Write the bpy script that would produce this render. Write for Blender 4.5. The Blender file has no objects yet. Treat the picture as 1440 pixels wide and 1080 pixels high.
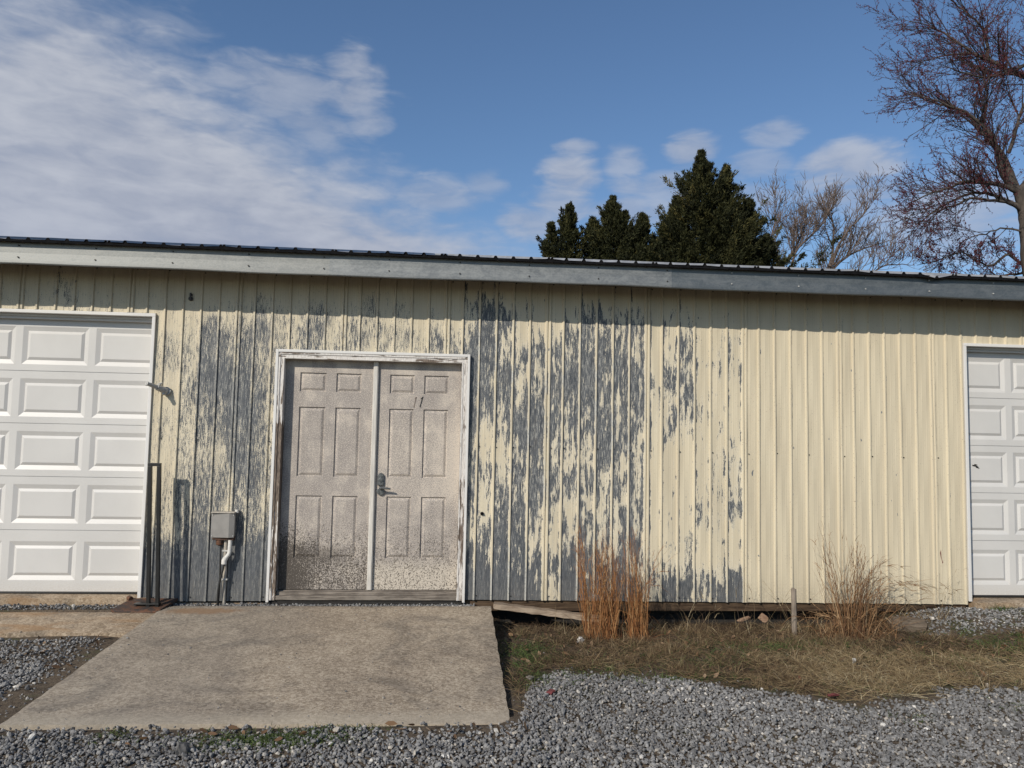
import bpy, bmesh, math, random
import numpy as np
from mathutils import Vector, Matrix

random.seed(7)
rng = np.random.default_rng(11)
R = math.radians
scene = bpy.context.scene
COL = scene.collection

# ------------------------------------------------------------------ node helper
class NT:
    def __init__(s, tree):
        s.t = tree; s.n = tree.nodes; s.l = tree.links
    def node(s, typ, **kw):
        nd = s.n.new(typ)
        for k, v in kw.items(): setattr(nd, k, v)
        return nd
    def put(s, sock, v):
        if isinstance(v, S): s.l.new(v.s, sock)
        elif v is not None:
            if sock.type == 'RGBA' and len(v) == 3: v = (*v, 1)
            sock.default_value = v
    def math(s, op, a, b=None, c=None, clamp=False):
        nd = s.node('ShaderNodeMath', operation=op, use_clamp=clamp)
        for i, v in enumerate((a, b, c)):
            if v is not None: s.put(nd.inputs[i], v)
        return S(s, nd.outputs[0])
    def pos(s): return S(s, s.node('ShaderNodeNewGeometry').outputs['Position'])
    def attr(s, name):
        nd = s.node('ShaderNodeAttribute'); nd.attribute_name = name
        return S(s, nd.outputs['Fac'])
    def sep(s, v):
        nd = s.node('ShaderNodeSeparateXYZ'); s.put(nd.inputs[0], v)
        return [S(s, o) for o in nd.outputs]
    def comb(s, x, y, z):
        nd = s.node('ShaderNodeCombineXYZ')
        for i, v in enumerate((x, y, z)): s.put(nd.inputs[i], v)
        return S(s, nd.outputs[0])
    def scale(s, v, sc, off=(0, 0, 0)):
        nd = s.node('ShaderNodeMapping'); s.put(nd.inputs['Vector'], v)
        nd.inputs['Scale'].default_value = sc; nd.inputs['Location'].default_value = off
        return S(s, nd.outputs[0])
    def noise(s, v, scale=1, detail=3, rough=.55, dist=0, dim='3D'):
        nd = s.node('ShaderNodeTexNoise'); s.put(nd.inputs['Vector'], v)
        nd.inputs['Scale'].default_value = scale; nd.inputs['Detail'].default_value = detail
        nd.inputs['Roughness'].default_value = rough; nd.inputs['Distortion'].default_value = dist
        return S(s, nd.outputs[0])
    def voro(s, v, scale=1, out='Distance', feat='F1'):
        nd = s.node('ShaderNodeTexVoronoi', feature=feat); s.put(nd.inputs['Vector'], v)
        nd.inputs['Scale'].default_value = scale
        return S(s, nd.outputs[out])
    def ss(s, v, a, b, lo=0., hi=1., smooth=True):
        nd = s.node('ShaderNodeMapRange'); nd.interpolation_type = 'SMOOTHSTEP' if smooth else 'LINEAR'
        s.put(nd.inputs[0], v); s.put(nd.inputs[1], a); s.put(nd.inputs[2], b)
        s.put(nd.inputs[3], lo); s.put(nd.inputs[4], hi)
        return S(s, nd.outputs[0])
    def mix(s, f, a, b, mode='MIX'):
        nd = s.node('ShaderNodeMix', data_type='RGBA', blend_type=mode)
        s.put(nd.inputs[0], f); s.put(nd.inputs[6], a); s.put(nd.inputs[7], b)
        return S(s, nd.outputs[2])
    def bump(s, h, strength=.4, dist=.005, normal=None):
        nd = s.node('ShaderNodeBump'); s.put(nd.inputs['Height'], h)
        nd.inputs['Strength'].default_value = strength; nd.inputs['Distance'].default_value = dist
        if normal is not None: s.put(nd.inputs['Normal'], normal)
        return S(s, nd.outputs[0])

class S:
    def __init__(s, nt, sock): s.nt = nt; s.s = sock
    def __add__(s, o): return s.nt.math('ADD', s, o)
    def __radd__(s, o): return s.nt.math('ADD', o, s)
    def __sub__(s, o): return s.nt.math('SUBTRACT', s, o)
    def __rsub__(s, o): return s.nt.math('SUBTRACT', o, s)
    def __mul__(s, o): return s.nt.math('MULTIPLY', s, o)
    def __rmul__(s, o): return s.nt.math('MULTIPLY', o, s)
    def __truediv__(s, o): return s.nt.math('DIVIDE', s, o)
    def max(s, o): return s.nt.math('MAXIMUM', s, o)
    def min(s, o): return s.nt.math('MINIMUM', s, o)
    def clamp(s): return s.nt.math('ADD', s, 0., clamp=True)

def new_mat(name):
    m = bpy.data.materials.new(name); m.use_nodes = True
    nt = NT(m.node_tree)
    b = m.node_tree.nodes['Principled BSDF']
    return m, nt, b
def finish(nt, b, col=None, rough=None, normal=None, metal=None, spec=None):
    if col is not None: nt.put(b.inputs['Base Color'], col)
    if rough is not None: nt.put(b.inputs['Roughness'], rough)
    if normal is not None: nt.put(b.inputs['Normal'], normal)
    if metal is not None: nt.put(b.inputs['Metallic'], metal)
    if spec is not None: nt.put(b.inputs['Specular IOR Level'], spec)

def simple(name, col, rough=.6, metal=0., var=.15, scale=(25, 25, 25), bump=.0, spec=.5, col2=None):
    m, nt, b = new_mat(name)
    p = nt.scale(nt.pos(), scale)
    n = nt.noise(p, 1, 4, .6)
    c2 = col2 or tuple(c * (1 - var * 2) for c in col)
    c = nt.mix(nt.ss(n, .3, .7), c2, tuple(min(1, k * (1 + var * .5)) for k in col))
    nr = nt.bump(n, bump, .004) if bump else None
    finish(nt, b, c, rough, nr, metal, spec)
    return m

# ------------------------------------------------------------------ object helpers
def tag(o, label=None, cat=None, group=None, kind=None):
    if label: o['label'] = label
    if cat: o['category'] = cat
    if group: o['group'] = group
    if kind: o['kind'] = kind
    return o
def wloc(o):
    v = Vector((0, 0, 0))
    while o is not None:
        v = v + Vector(o.location); o = o.parent
    return v
def empty(name, loc, label, cat, group=None):
    o = bpy.data.objects.new(name, None); COL.objects.link(o)
    o.location = loc; o.empty_display_size = .1
    return tag(o, label, cat, group)
def link_mesh(name, me, mats, parent=None, origin=None):
    o = bpy.data.objects.new(name, me); COL.objects.link(o)
    for m in (mats if isinstance(mats, (list, tuple)) else [mats]): me.materials.append(m)
    if parent is not None:
        o.parent = parent; off = wloc(parent)
        me.transform(Matrix.Translation(-off))
    elif origin is not None:
        o.location = origin; me.transform(Matrix.Translation(-Vector(origin)))
    return o

class MB:
    """collects shapes in world metres and links them as ONE mesh object"""
    def __init__(s): s.v = []; s.f = []; s.m = []; s.sm = []; s.at = {}
    def add(s, vs, fs, mi=0, smooth=False):
        o = len(s.v); s.v.extend([tuple(v) for v in vs])
        for f in fs: s.f.append([i + o for i in f]); s.m.append(mi); s.sm.append(smooth)
        return o
    def box(s, x0, x1, y0, y1, z0, z1, mi=0, M=None):
        vs = [Vector((x, y, z)) for z in (z0, z1) for y in (y0, y1) for x in (x0, x1)]
        if M is not None: vs = [M @ v for v in vs]
        s.add(vs, [(0, 2, 3, 1), (4, 5, 7, 6), (0, 1, 5, 4), (2, 6, 7, 3), (0, 4, 6, 2), (1, 3, 7, 5)], mi)
    def tube(s, pts, rad, n=8, mi=0, caps=True, smooth=True):
        pts = [Vector(p) for p in pts]; k = len(pts)
        if not isinstance(rad, (list, tuple)): rad = [rad] * k
        ring = []; prev = None
        for i, p in enumerate(pts):
            t = (pts[min(i + 1, k - 1)] - pts[max(i - 1, 0)]).normalized()
            if prev is None:
                a = Vector((0, 0, 1)) if abs(t.z) < .9 else Vector((1, 0, 0))
                u = t.cross(a).normalized()
            else:
                u = (prev - t * prev.dot(t)).normalized()
            prev = u; w = t.cross(u)
            ring.append([p + (u * math.cos(2 * math.pi * j / n) + w * math.sin(2 * math.pi * j / n)) * rad[i] for j in range(n)])
        vs = [v for r in ring for v in r]
        fs = [(i * n + j, i * n + (j + 1) % n, (i + 1) * n + (j + 1) % n, (i + 1) * n + j) for i in range(k - 1) for j in range(n)]
        s.add(vs, fs, mi, smooth)
        if caps:
            s.add(ring[0], [tuple(range(n - 1, -1, -1))], mi); s.add(ring[-1], [tuple(range(n))], mi)
    def build(s, name, mats, parent=None, origin=None, bevel=0, seg=2):
        me = bpy.data.meshes.new(name)
        me.from_pydata(s.v, [], s.f)
        me.polygons.foreach_set('material_index', s.m)
        me.polygons.foreach_set('use_smooth', s.sm)
        for k, vals in s.at.items():
            a = me.attributes.new(k, 'FLOAT', 'POINT'); a.data.foreach_set('value', vals)
        me.update()
        bm = bmesh.new(); bm.from_mesh(me)
        if bevel:
            bmesh.ops.remove_doubles(bm, verts=bm.verts, dist=1e-5)
            es = [e for e in bm.edges if len(e.link_faces) == 2 and e.calc_face_angle(0) > .6]
            bmesh.ops.bevel(bm, geom=es, offset=bevel, segments=seg, affect='EDGES', profile=.6, clamp_overlap=True)
        if not s.at: bmesh.ops.recalc_face_normals(bm, faces=bm.faces)
        bm.to_mesh(me); bm.free()
        return link_mesh(name, me, mats, parent, origin)

def np_mesh(name, V, F, mats, attrs=None, parent=None, origin=None, smooth=False):
    """V (n,3), F (m,k) fixed polygon size"""
    me = bpy.data.meshes.new(name)
    n, m, k = len(V), len(F), F.shape[1]
    me.vertices.add(n); me.vertices.foreach_set('co', np.ascontiguousarray(V, np.float32).ravel())
    me.loops.add(m * k); me.loops.foreach_set('vertex_index', np.ascontiguousarray(F, np.int32).ravel())
    me.polygons.add(m); me.polygons.foreach_set('loop_start', np.arange(0, m * k, k, dtype=np.int32))
    me.polygons.foreach_set('use_smooth', np.full(m, smooth))
    for a, vals in (attrs or {}).items():
        at = me.attributes.new(a, 'FLOAT', 'POINT'); at.data.foreach_set('value', np.ascontiguousarray(vals, np.float32))
    me.update(calc_edges=True); me.validate()
    return link_mesh(name, me, mats, parent, origin)

def sstep(x, a, b):
    t = np.clip((x - a) / (b - a), 0, 1); return t * t * (3 - 2 * t)
_ph = rng.uniform(0, 6.28, (8, 2)); _fr = rng.normal(0, 1, (8, 2))
def wob(x, y, sc=1.):
    x = np.asarray(x, float); y = np.asarray(y, float); r = 0
    for i in range(8): r = r + np.sin((x * _fr[i, 0] + y * _fr[i, 1]) * sc * 2.2 + _ph[i, 0])
    return r / 8
def pl(x, pts):
    a = np.array(pts); return np.interp(x, a[:, 0], a[:, 1])

# ------------------------------------------------------------------ siding wear: one row per flute between two ribs, read down from the eave
WZ = [2.9, 2.7, 2.5, 2.3, 2.1, 1.9, 1.7, 1.5, 1.3, 1.1, .9, .7, .5, .3, .13]
WEAR = {
 -3:"012222222222222", -2:"022222222222222", -1:"113222222222222", 0:"022222222222222", 1:"122222222222222", 2:"232222222222222",
 3:"133222222222222", 4:"023222222222222", 5:"012222222222222", 6:"012222222222222", 7:"022333222233899",
 8:"012442232234899", 9:"012334444554799", 10:"016887555668999", 11:"012679654546899", 12:"036679888557999", 13:"046655656756999",
 14:"013357243446999", 15:"025455555555555", 16:"147655555555555", 17:"013355555555555", 18:"035655555555555", 19:"145355555555555",
 20:"013455555555555", 21:"045355555555555", 22:"002355555555555", 23:"024555555555555", 24:"123555555555555",
 25:"145887766554799", 26:"265766622434599", 27:"156675224657787", 28:"033436864576788", 29:"122546877853478", 30:"024575536532322",
 31:"035675664434798", 32:"046778433655679", 33:"156765886334578", 34:"035664564554678", 35:"156677665666667", 36:"001133211121243",
 37:"032452521222375", 38:"045667421222367", 39:"001222233242265", 40:"012322223132266", 41:"013332234442278"}
RIB0 = -3.668; RIBP = .1524; SEAM = .9144
ZTOP = 3.16
def z_bottom(x): return float(np.interp(x, [-2.5, .3, 4.9], [.112, .134, .101]))
OPEN = [(-4.97, -2.518, 2.578), (-1.475, .211, 2.288), (4.88, 7.33, 2.54)]   # x0, x1, top of the three door openings
def _wear(k, z):
    if k > 41: return 0.
    row = WEAR.get(k)
    if row is None: return .12
    return float(np.interp(np.interp(z, WZ[::-1], [int(c) for c in row][::-1]), range(10), [0, .11, .21, .32, .43, .53, .63, .75, .90, 1.16]))
def wear_at(x, z):
    f = (x - RIB0) / RIBP; k = int(math.floor(f)); t = f - k
    if k > 41: return 0.
    own = _wear(k, z); nb = _wear(max(k - 1, -30), z) * (1 - t) + _wear(min(k + 1, 41), z) * t
    return own * .72 + nb * .28

# ================================================================== materials
def mat_siding():
    m, nt, b = new_mat('flaking_cream_paint')
    p = nt.pos(); x, y, z = nt.sep(p)
    w = nt.attr('wear'); rib = nt.attr('rib')
    # left of the door the paint breaks into fine scratches, right of it into larger flakes
    side = nt.ss(x, -.4, .3)
    big = nt.noise(nt.scale(p, (33, 4, 4.6)), 1, 7, .70, .45)
    slab_ = nt.noise(nt.scale(p, (17, 4, 3.6), (2, 7, 5)), 1, 8, .72, .35)
    mid = nt.noise(nt.scale(p, (88, 5, 14), (3, 1, 7)), 1, 6, .70, .7)
    streak = nt.noise(nt.scale(p, (230, 8, 13), (1, 5, 2)), 1, 3, .62)
    speck = nt.noise(nt.scale(p, (190, 20, 130), (9, 2, 4)), 1, 3, .7)
    nl = big * .14 + mid * .26 + streak * .30 + speck * .30
    nr = slab_ * .46 + big * .16 + mid * .18 + streak * .08 + speck * .12
    n = nl + (nr - nl) * side
    u = nt.ss(n, nt.ss(side, 0., 1., .405, .392, False), nt.ss(side, 0., 1., .595, .608, False), 0., 1., False)
    # the rib crests on the right kept their paint; the hollow to the right of each rib lost more
    drift = nt.noise(nt.scale(p, (10, 1, 3.4), (6, 6, 6)), 1, 4, .65)      # broad weather patches crossing the ribs
    w2 = w * 1.06 - .045 + (drift - .5) * 1.05 * nt.ss(w, .02, .25) * nt.ss(w, 1.05, .8) + rib * nt.ss(x, -.2, .4, .10, .34)
    d = u - w2                                     # >0 painted
    paint = nt.ss(d, -.022, .022)
    fringe = nt.ss(d, .0, .12, 1., 0.) * paint
    fine = nt.noise(nt.scale(p, (95, 10, 60), (4, 4, 9)), 1, 3, .7)
    lot = nt.noise(nt.scale(p, (6.5, .5, .8), (2, 0, 3)), 1, 2, .5)
    cream = nt.mix(nt.ss(lot, .3, .7), (.53, .462, .335), (.595, .525, .385))
    cream = nt.mix(nt.ss(nt.noise(nt.scale(p, (120, 3, 2.5)), 1, 3, .6), .35, .75, 0., .25), cream, (.51, .44, .33))
    white = (.60, .575, .50)
    thin = nt.ss(fine, .42, .62) * nt.ss(w, .12, .5) * .55          # worn-thin film, paler
    cream = nt.mix((fringe * .7).max(thin * nt.ss(d, .02, .5, 1., .25)), cream, white)
    steel = nt.mix(nt.ss(mid, .35, .68), (.058, .064, .073), (.108, .115, .124))
    scr = nt.ss(streak * .5 + speck * .25 + big * .25, .505, .575, 0., .9) * nt.ss(z, .25, 1.1, .35, 1.)
    steel = nt.mix(scr, steel, (.43, .42, .38))
    steel = nt.mix(nt.ss(nt.noise(nt.scale(p, (14, 2, 3), (5, 1, 1)), 1, 3, .6), .55, .75, 0., .5), steel, (.10, .092, .085))
    # whitish bare primer left along the crests of the ribs
    steel = nt.mix(nt.ss(rib, -.35, -.9, 0., 1.) * nt.ss(x, -.1, .4, .25, 1.) * nt.ss(fine, .32, .50), steel, (.52, .505, .455))
    c = nt.mix(paint, steel, cream)
    # tiny chips and rust-dark specks everywhere on the sound paint
    chip = nt.noise(nt.scale(p, (150, 20, 70), (7, 7, 1)), 1, 2, .55)
    cl = nt.noise(nt.scale(p, (7, 2, 2.2), (1, 9, 3)), 1, 2, .5)
    chips = nt.ss(chip - cl * .16, .595, .61) * paint
    c = nt.mix(chips * .75, c, (.19, .15, .115))
    oval = nt.noise(nt.scale(p, (21, 3, 9), (8, 3, 5)), 1, 2, .5)
    c = nt.mix(nt.ss(oval, .735, .745) * paint, c, (.14, .15, .16))
    rl = nt.ss(rib, .55, .95) * nt.ss(nt.noise(nt.scale(p, (40, 5, 7), (3, 3, 3)), 1, 4, .7), .52, .60)
    c = nt.mix(rl * paint * .6, c, (.17, .145, .11))
    grime = nt.ss(z, .42, .1, 0., .38)
    c = nt.mix(grime * nt.ss(fine, .3, .7), c, (.17, .15, .12))
    nrm = nt.bump(paint * .8 + fine * .2, .35, .0025)
    finish(nt, b, c, nt.ss(paint, 0, 1, .48, .55), nrm, 0., .35)
    return m

def mat_fascia(name, ca, cb, rough):
    m, nt, b = new_mat(name)
    p = nt.pos(); x, y, z = nt.sep(p)
    n1 = nt.noise(nt.scale(p, (9, 9, 16)), 1, 6, .65, .6); n2 = nt.noise(nt.scale(p, (60, 60, 90)), 1, 3, .6)
    n3 = nt.noise(nt.scale(p, (3, 3, 60)), 1, 2, .5)
    k = nt.ss(n1 * .5 + n2 * .35 + n3 * .15, .36, .64)
    c = nt.mix(k, ca, cb)
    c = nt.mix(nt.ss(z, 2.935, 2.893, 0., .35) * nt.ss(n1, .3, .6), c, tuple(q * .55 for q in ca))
    finish(nt, b, c, nt.ss(k, 0, 1, rough, rough + .1), nt.bump(n1 + n2 * .3, .2, .003), .62, .5)
    return m

def mat_white(name='white_vinyl', col=(.565, .552, .53)):
    m, nt, b = new_mat(name)
    p = nt.pos(); x, y, z = nt.sep(p)
    n = nt.noise(nt.scale(p, (2.2, 2, 1.6)), 1, 4, .6); f = nt.noise(nt.scale(p, (60, 60, 160)), 1, 3, .6)
    c = nt.mix(nt.ss(n, .3, .7), tuple(k * .93 for k in col), col)
    c = nt.mix(nt.ss(f, .62, .75, 0., .15), c, (.42, .39, .34))
    c = nt.mix(nt.ss(z, .34, .14, 0., .35) * nt.ss(f + n * .3, .5, .78), c, (.36, .31, .25))
    finish(nt, b, c, .42, nt.bump(nt.noise(nt.scale(p, (8, 8, 350)), 1, 2, .5), .05, .001), 0., .4)
    return m

def mat_casing():
    m, nt, b = new_mat('peeling_white_casing')
    p = nt.pos(); x, y, z = nt.sep(p)
    n = nt.noise(nt.scale(p, (60, 40, 5)), 1, 4, .62, .4); nh = nt.noise(nt.scale(p, (5, 40, 60)), 1, 4, .62, .4)
    top = nt.ss(z, 2.20, 2.215)
    nn = n + (nh - n) * top
    u = nt.ss(nn, .36, .64, 0., 1., False)
    big = nt.noise(nt.scale(p, (9, 9, 2.3), (3, 2, 1)), 1, 2, .5)
    left = nt.ss(x, -1.0, -1.2); right = nt.ss(x, -.3, -.1)
    wl = nt.ss(z, 1.72, 1.60, .20, 1.02) * nt.ss(z, .45, .2, 1., .85) * nt.ss(z, 1.0, .8, 1., .62)
    wr = nt.ss(z, 1.22, 1.12, .26, .82) * nt.ss(big, .35, .6, .55, 1.25)
    w = (wl * left + wr * right) * (1. - top) + top * nt.ss(big, .4, .65, .10, .42)
    pt = nt.ss(u - w, -.02, .03)
    fine = nt.noise(nt.scale(p, (150, 90, 20)), 1, 3, .6)
    wood = nt.mix(nt.ss(fine, .35, .65), (.07, .049, .036), (.20, .155, .12))
    wh = nt.mix(nt.ss(fine, .35, .7), (.50, .465, .43), (.68, .655, .62))
    finish(nt, b, nt.mix(pt, wood, wh), .6, nt.bump(pt * .7 + fine * .3, .5, .002))
    return m

def mat_door():
    m, nt, b = new_mat('weathered_taupe_door')
    p = nt.pos(); x, y, z = nt.sep(p)
    sp = nt.noise(nt.scale(p, (150, 20, 120)), 1, 3, .68); pa = nt.noise(nt.scale(p, (7, 2, 4.5)), 1, 3, .55)
    sp2 = nt.noise(nt.scale(p, (125, 10, 110), (5, 3, 8)), 1, 3, .7)
    vs = nt.noise(nt.scale(p, (110, 9, 9), (2, 2, 2)), 1, 3, .6)
    right = nt.ss(x, -.62, -.60)
    base = nt.mix(nt.ss(pa, .3, .7), (.265, .238, .22), (.345, .31, .28))
    base = nt.mix(nt.ss(vs, .40, .68, 0., .45), base, (.235, .21, .195))
    # chalky pale flecks, thickest in the middle of the right leaf and along its free edge
    midz = nt.ss(z, .85, 1.1) * nt.ss(z, 1.95, 1.45)
    edge = nt.ss(x, -.15, .1) * right
    fw = .30 + midz * .16 * right + edge * .25 * midz + nt.ss(pa, .5, .68) * .2
    flecks = nt.ss(nt.ss(sp, .34, .66, 0., 1., False) - fw, -.02, .05, 1., 0.)
    base = nt.mix(flecks * .9, base, (.54, .475, .40))
    # top band kept its first coat
    base = nt.mix(nt.ss(z, 2.06, 2.15, 0., .55) * nt.ss(pa, .35, .6), base, (.52, .465, .40))
    # splash-back dirt rising from the sill, blackest at the hinge side of the left leaf
    lowl = nt.ss(z + (pa - .5) * .35, 1.0, .36) * (1. - right)
    lowr = nt.ss(z + (pa - .5) * .35, 1.15, .36) * right * .52
    hinge = nt.ss(x, -.95, -1.36) * nt.ss(z, .95, .5)
    pale = nt.ss(z + (pa - .5) * .2, .52, .34)
    base = nt.mix(pale * (.15 + right * .60), base, (.56, .50, .415))
    dirt = (lowl * .60 + lowr * .80 + hinge * .36 + (vs - .5) * .35).clamp()
    us = nt.ss(sp2, .32, .68, 0., 1., False)
    dm = nt.ss(dirt - us, -.10, .22)
    band = nt.ss(z, .62, .52) * nt.ss(z, .40, .46) * nt.ss(x, -.7, -1.0) * .55
    c = nt.mix((dm * .92).max(band * nt.ss(pa, .3, .55)), base, (.046, .038, .031))
    finish(nt, b, c, .62, nt.bump(vs * .5 + sp * .5, .12, .001), 0., .3)
    return m

def mat_concrete(name, ca, cb, rust=True):
    m, nt, b = new_mat(name)
    p = nt.pos(); x, y, z = nt.sep(p)
    n1 = nt.noise(nt.scale(p, (1.3, 1.0, 1)), 1, 5, .6, .5); n2 = nt.noise(nt.scale(p, (11, 6, 9)), 1, 6, .68)
    f = nt.noise(nt.scale(p, (150, 75, 120)), 1, 3, .75); g = nt.voro(p, 90)
    c = nt.mix(nt.ss(n1 * .5 + n2 * .5, .38, .62), ca, cb)
    c = nt.mix(nt.ss(f, .42, .64, 0., .45), c, tuple(k * 1.4 for k in cb))
    c = nt.mix(nt.ss(f, .46, .35, 0., .5), c, tuple(k * .5 for k in ca))
    c = nt.mix(nt.ss(g, .16, .10, 0., .55) * nt.ss(n2, .4, .6), c, (.09, .085, .08))
    # dragged dark smears
    sm = nt.noise(nt.scale(p, (1.5, 1.7, 1), (2, 1, 0)), 1, 6, .66, 1.2)
    c = nt.mix(nt.ss(sm, .47, .66, 0., .62) * nt.ss(f, .3, .6, .5, 1.), c, (.135, .115, .094))
    ag = nt.sep(nt.voro(p, 70, 'Color'))[0]; c = nt.mix(.45, c, ag, 'SOFT_LIGHT')
    if rust:
        dx = (x + 1.93) / .30; dy = (y + .30) / .10
        r = nt.ss(dx * dx + dy * dy + (n2 - .5) * 3., 1.6, .2)
        c = nt.mix(r * .75, c, (.27, .145, .06))
        ln = nt.ss(y, -.22, -.12) * nt.ss(n2, .35, .6)
        c = nt.mix(ln * .5, c, (.12, .095, .07))
        ed = nt.ss(y + (n2 - .5) * .2, -2.4, -2.56)
        c = nt.mix(ed * .55, c, (.40, .35, .275))
        lf = nt.ss(x + (n1 - .5) * 1.2, -.9, -1.6) * .25
        c = nt.mix(lf, c, (.17, .165, .155))
    else:
        r = nt.ss(nt.noise(nt.scale(p, (1.6, 5, 1), (4, 4, 0)), 1, 4, .6), .48, .66)
        c = nt.mix(r * .65, c, (.29, .17, .08))
    finish(nt, b, c, .85, nt.bump(f * .6 + n2 * .5, .5, .004), 0., .25)
    return m

def mat_ground():
    m, nt, b = new_mat('soil_and_moss')
    p = nt.pos(); x, y, z = nt.sep(p)
    n1 = nt.noise(p, 2.2, 5, .6); n2 = nt.noise(p, 25, 4, .65); f = nt.noise(p, 120, 3, .7)
    c = nt.mix(nt.ss(n1 * .4 + n2 * .6, .38, .62), (.048, .036, .026), (.115, .088, .062))
    c = nt.mix(nt.ss(f, .5, .66, 0., .55), c, (.21, .175, .135))
    c = nt.mix(nt.ss(nt.noise(p, 3.1, 3, .6), .56, .66, 0., .6) * nt.ss(n2, .4, .6), c, (.045, .062, .022))
    right = nt.ss(x, .42, .5) * nt.ss(y, -2.3, -1.9) * nt.ss(x, 7., 6.)
    c = nt.mix(right * nt.ss(nt.noise(nt.scale(p, (1., 1., 1.), (4, 2, 0)), 4.2, 4, .65), .46, .60) * .75, c, nt.mix(nt.ss(f, .4, .6), (.022, .030, .011), (.060, .072, .024)))
    far = nt.ss(nt.math('ABSOLUTE', y), 12., 30.)
    c = nt.mix(far, c, nt.mix(n1, (.10, .10, .045), (.17, .15, .08)))
    finish(nt, b, c, .95, nt.bump(n2 * .6 + f * .4, .8, .015), 0., .2)
    return m

def mat_tone(name, stops, rough=.8, spec=.3, extra=None, noise=None):
    """colour picked by the per-piece 'tone' attribute"""
    m, nt, b = new_mat(name)
    t = nt.attr('tone')
    nd = nt.node('ShaderNodeValToRGB'); cr = nd.color_ramp
    while len(cr.elements) < len(stops): cr.elements.new(.5)
    for e, (q, c) in zip(cr.elements, stops): e.position = q; e.color = (*c, 1)
    nt.put(nd.inputs[0], t); c = S(nt, nd.outputs[0])
    if noise:
        n = nt.noise(nt.pos(), noise, 3, .6); c = nt.mix(nt.ss(n, .35, .7, 0., .35), c, (.05, .045, .04))
    finish(nt, b, c, rough, None, 0., spec)
    return m, nt, b, c

def mat_wood(name, ca, cb, axis=0, sc=1.):
    m, nt, b = new_mat(name)
    p = nt.pos(); s = [90 * sc] * 3; s[axis] = 5 * sc
    n = nt.noise(nt.scale(p, s), 1, 4, .65, .6); n2 = nt.noise(p, 9, 3, .6)
    c = nt.mix(nt.ss(n * .7 + n2 * .3, .36, .64), ca, cb)
    finish(nt, b, c, .85, nt.bump(n, .5, .003), 0., .2)
    return m

def mat_rust():
    m, nt, b = new_mat('rusted_steel')
    p = nt.pos(); n = nt.noise(nt.scale(p, (14, 14, 30)), 1, 5, .65); f = nt.noise(p, 120, 3, .65)
    c = nt.mix(nt.ss(n, .4, .62), (.035, .027, .024), (.115, .05, .025))
    c = nt.mix(nt.ss(f, .55, .7, 0., .5), c, (.20, .10, .045))
    finish(nt, b, c, .8, nt.bump(f, .4, .002), .1)
    return m

M_siding = mat_siding()
M_fasA = mat_fascia('grey_fascia_sheen_bright', (.175, .18, .175), (.285, .288, .275), .52)  # one metal in three tones: sun sheen painted in, dimming to the right
M_fasB = mat_fascia('grey_fascia_sheen_mid', (.165, .173, .174), (.265, .274, .27), .50)
M_fasC = mat_fascia('grey_fascia_sheen_dim', (.12, .134, .139), (.19, .203, .207), .47)
M_screw = simple('dark_screw', (.05, .045, .04), .5, .5)
M_white = mat_white()
M_trim = mat_white('white_trim', (.66, .645, .62))
M_casing = mat_casing()
M_door = mat_door()
M_mull = simple('painted_mullion', (.58, .55, .50), .5, 0, .12, (60, 60, 6))
M_sill = mat_wood('grey_sill_wood', (.10, .085, .072), (.26, .225, .19), 0)
M_roof = simple('weathered_roof_metal', (.33, .335, .34), .5, .2, .15, (6, 2, 6))
M_black = simple('black_closure', (.010, .010, .011), .9, 0, .2, spec=.05)
M_eave = mat_wood('dark_eave_shade_wood', (.03, .024, .018), (.07, .055, .04), 0)  # near-black tone chosen to cut bounce light under the eave
M_dark = simple('dark_interior', (.02, .018, .016), .9)
M_endwall = simple('cream_metal', (.58, .50, .33), .5, 0, .1, (20, 20, 2))
M_conc = mat_concrete('slab_concrete', (.245, .198, .148), (.355, .296, .224))
M_conc2 = mat_concrete('stained_concrete', (.22, .165, .11), (.36, .285, .205), False)
M_ground = mat_ground()
M_skirt = mat_wood('rotten_skirt_wood', (.035, .022, .014), (.105, .070, .043), 0, .8)
M_blackmetal = simple('black_painted_steel', (.013, .0125, .012), .42, .1, .25, (40, 40, 10), .1)
M_rust = mat_rust()
M_box = simple('grey_box_plastic', (.235, .225, .21), .55, 0, .08, (14, 14, 14), .05)
M_pvc = simple('beige_pvc', (.42, .38, .32), .5, 0, .15, (50, 50, 20))
M_pvcw = simple('white_pvc', (.62, .60, .56), .45, 0, .1)
M_cable = simple('black_cable', (.015, .014, .013), .5)
M_steel = simple('dull_zinc', (.50, .485, .455), .5, .1, .2, (90, 90, 90), .1)
M_lock = simple('tarnished_nickel', (.20, .205, .20), .38, .7, .25, (60, 60, 60), .1)
M_seal = simple('rubber_seal', (.014, .013, .012), .7)

# ================================================================== the shed
shed = empty('metal_shed', (.9, 0, 0), 'long low cream metal shed with badly flaking ribbed walls and a double door', 'shed')

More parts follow.
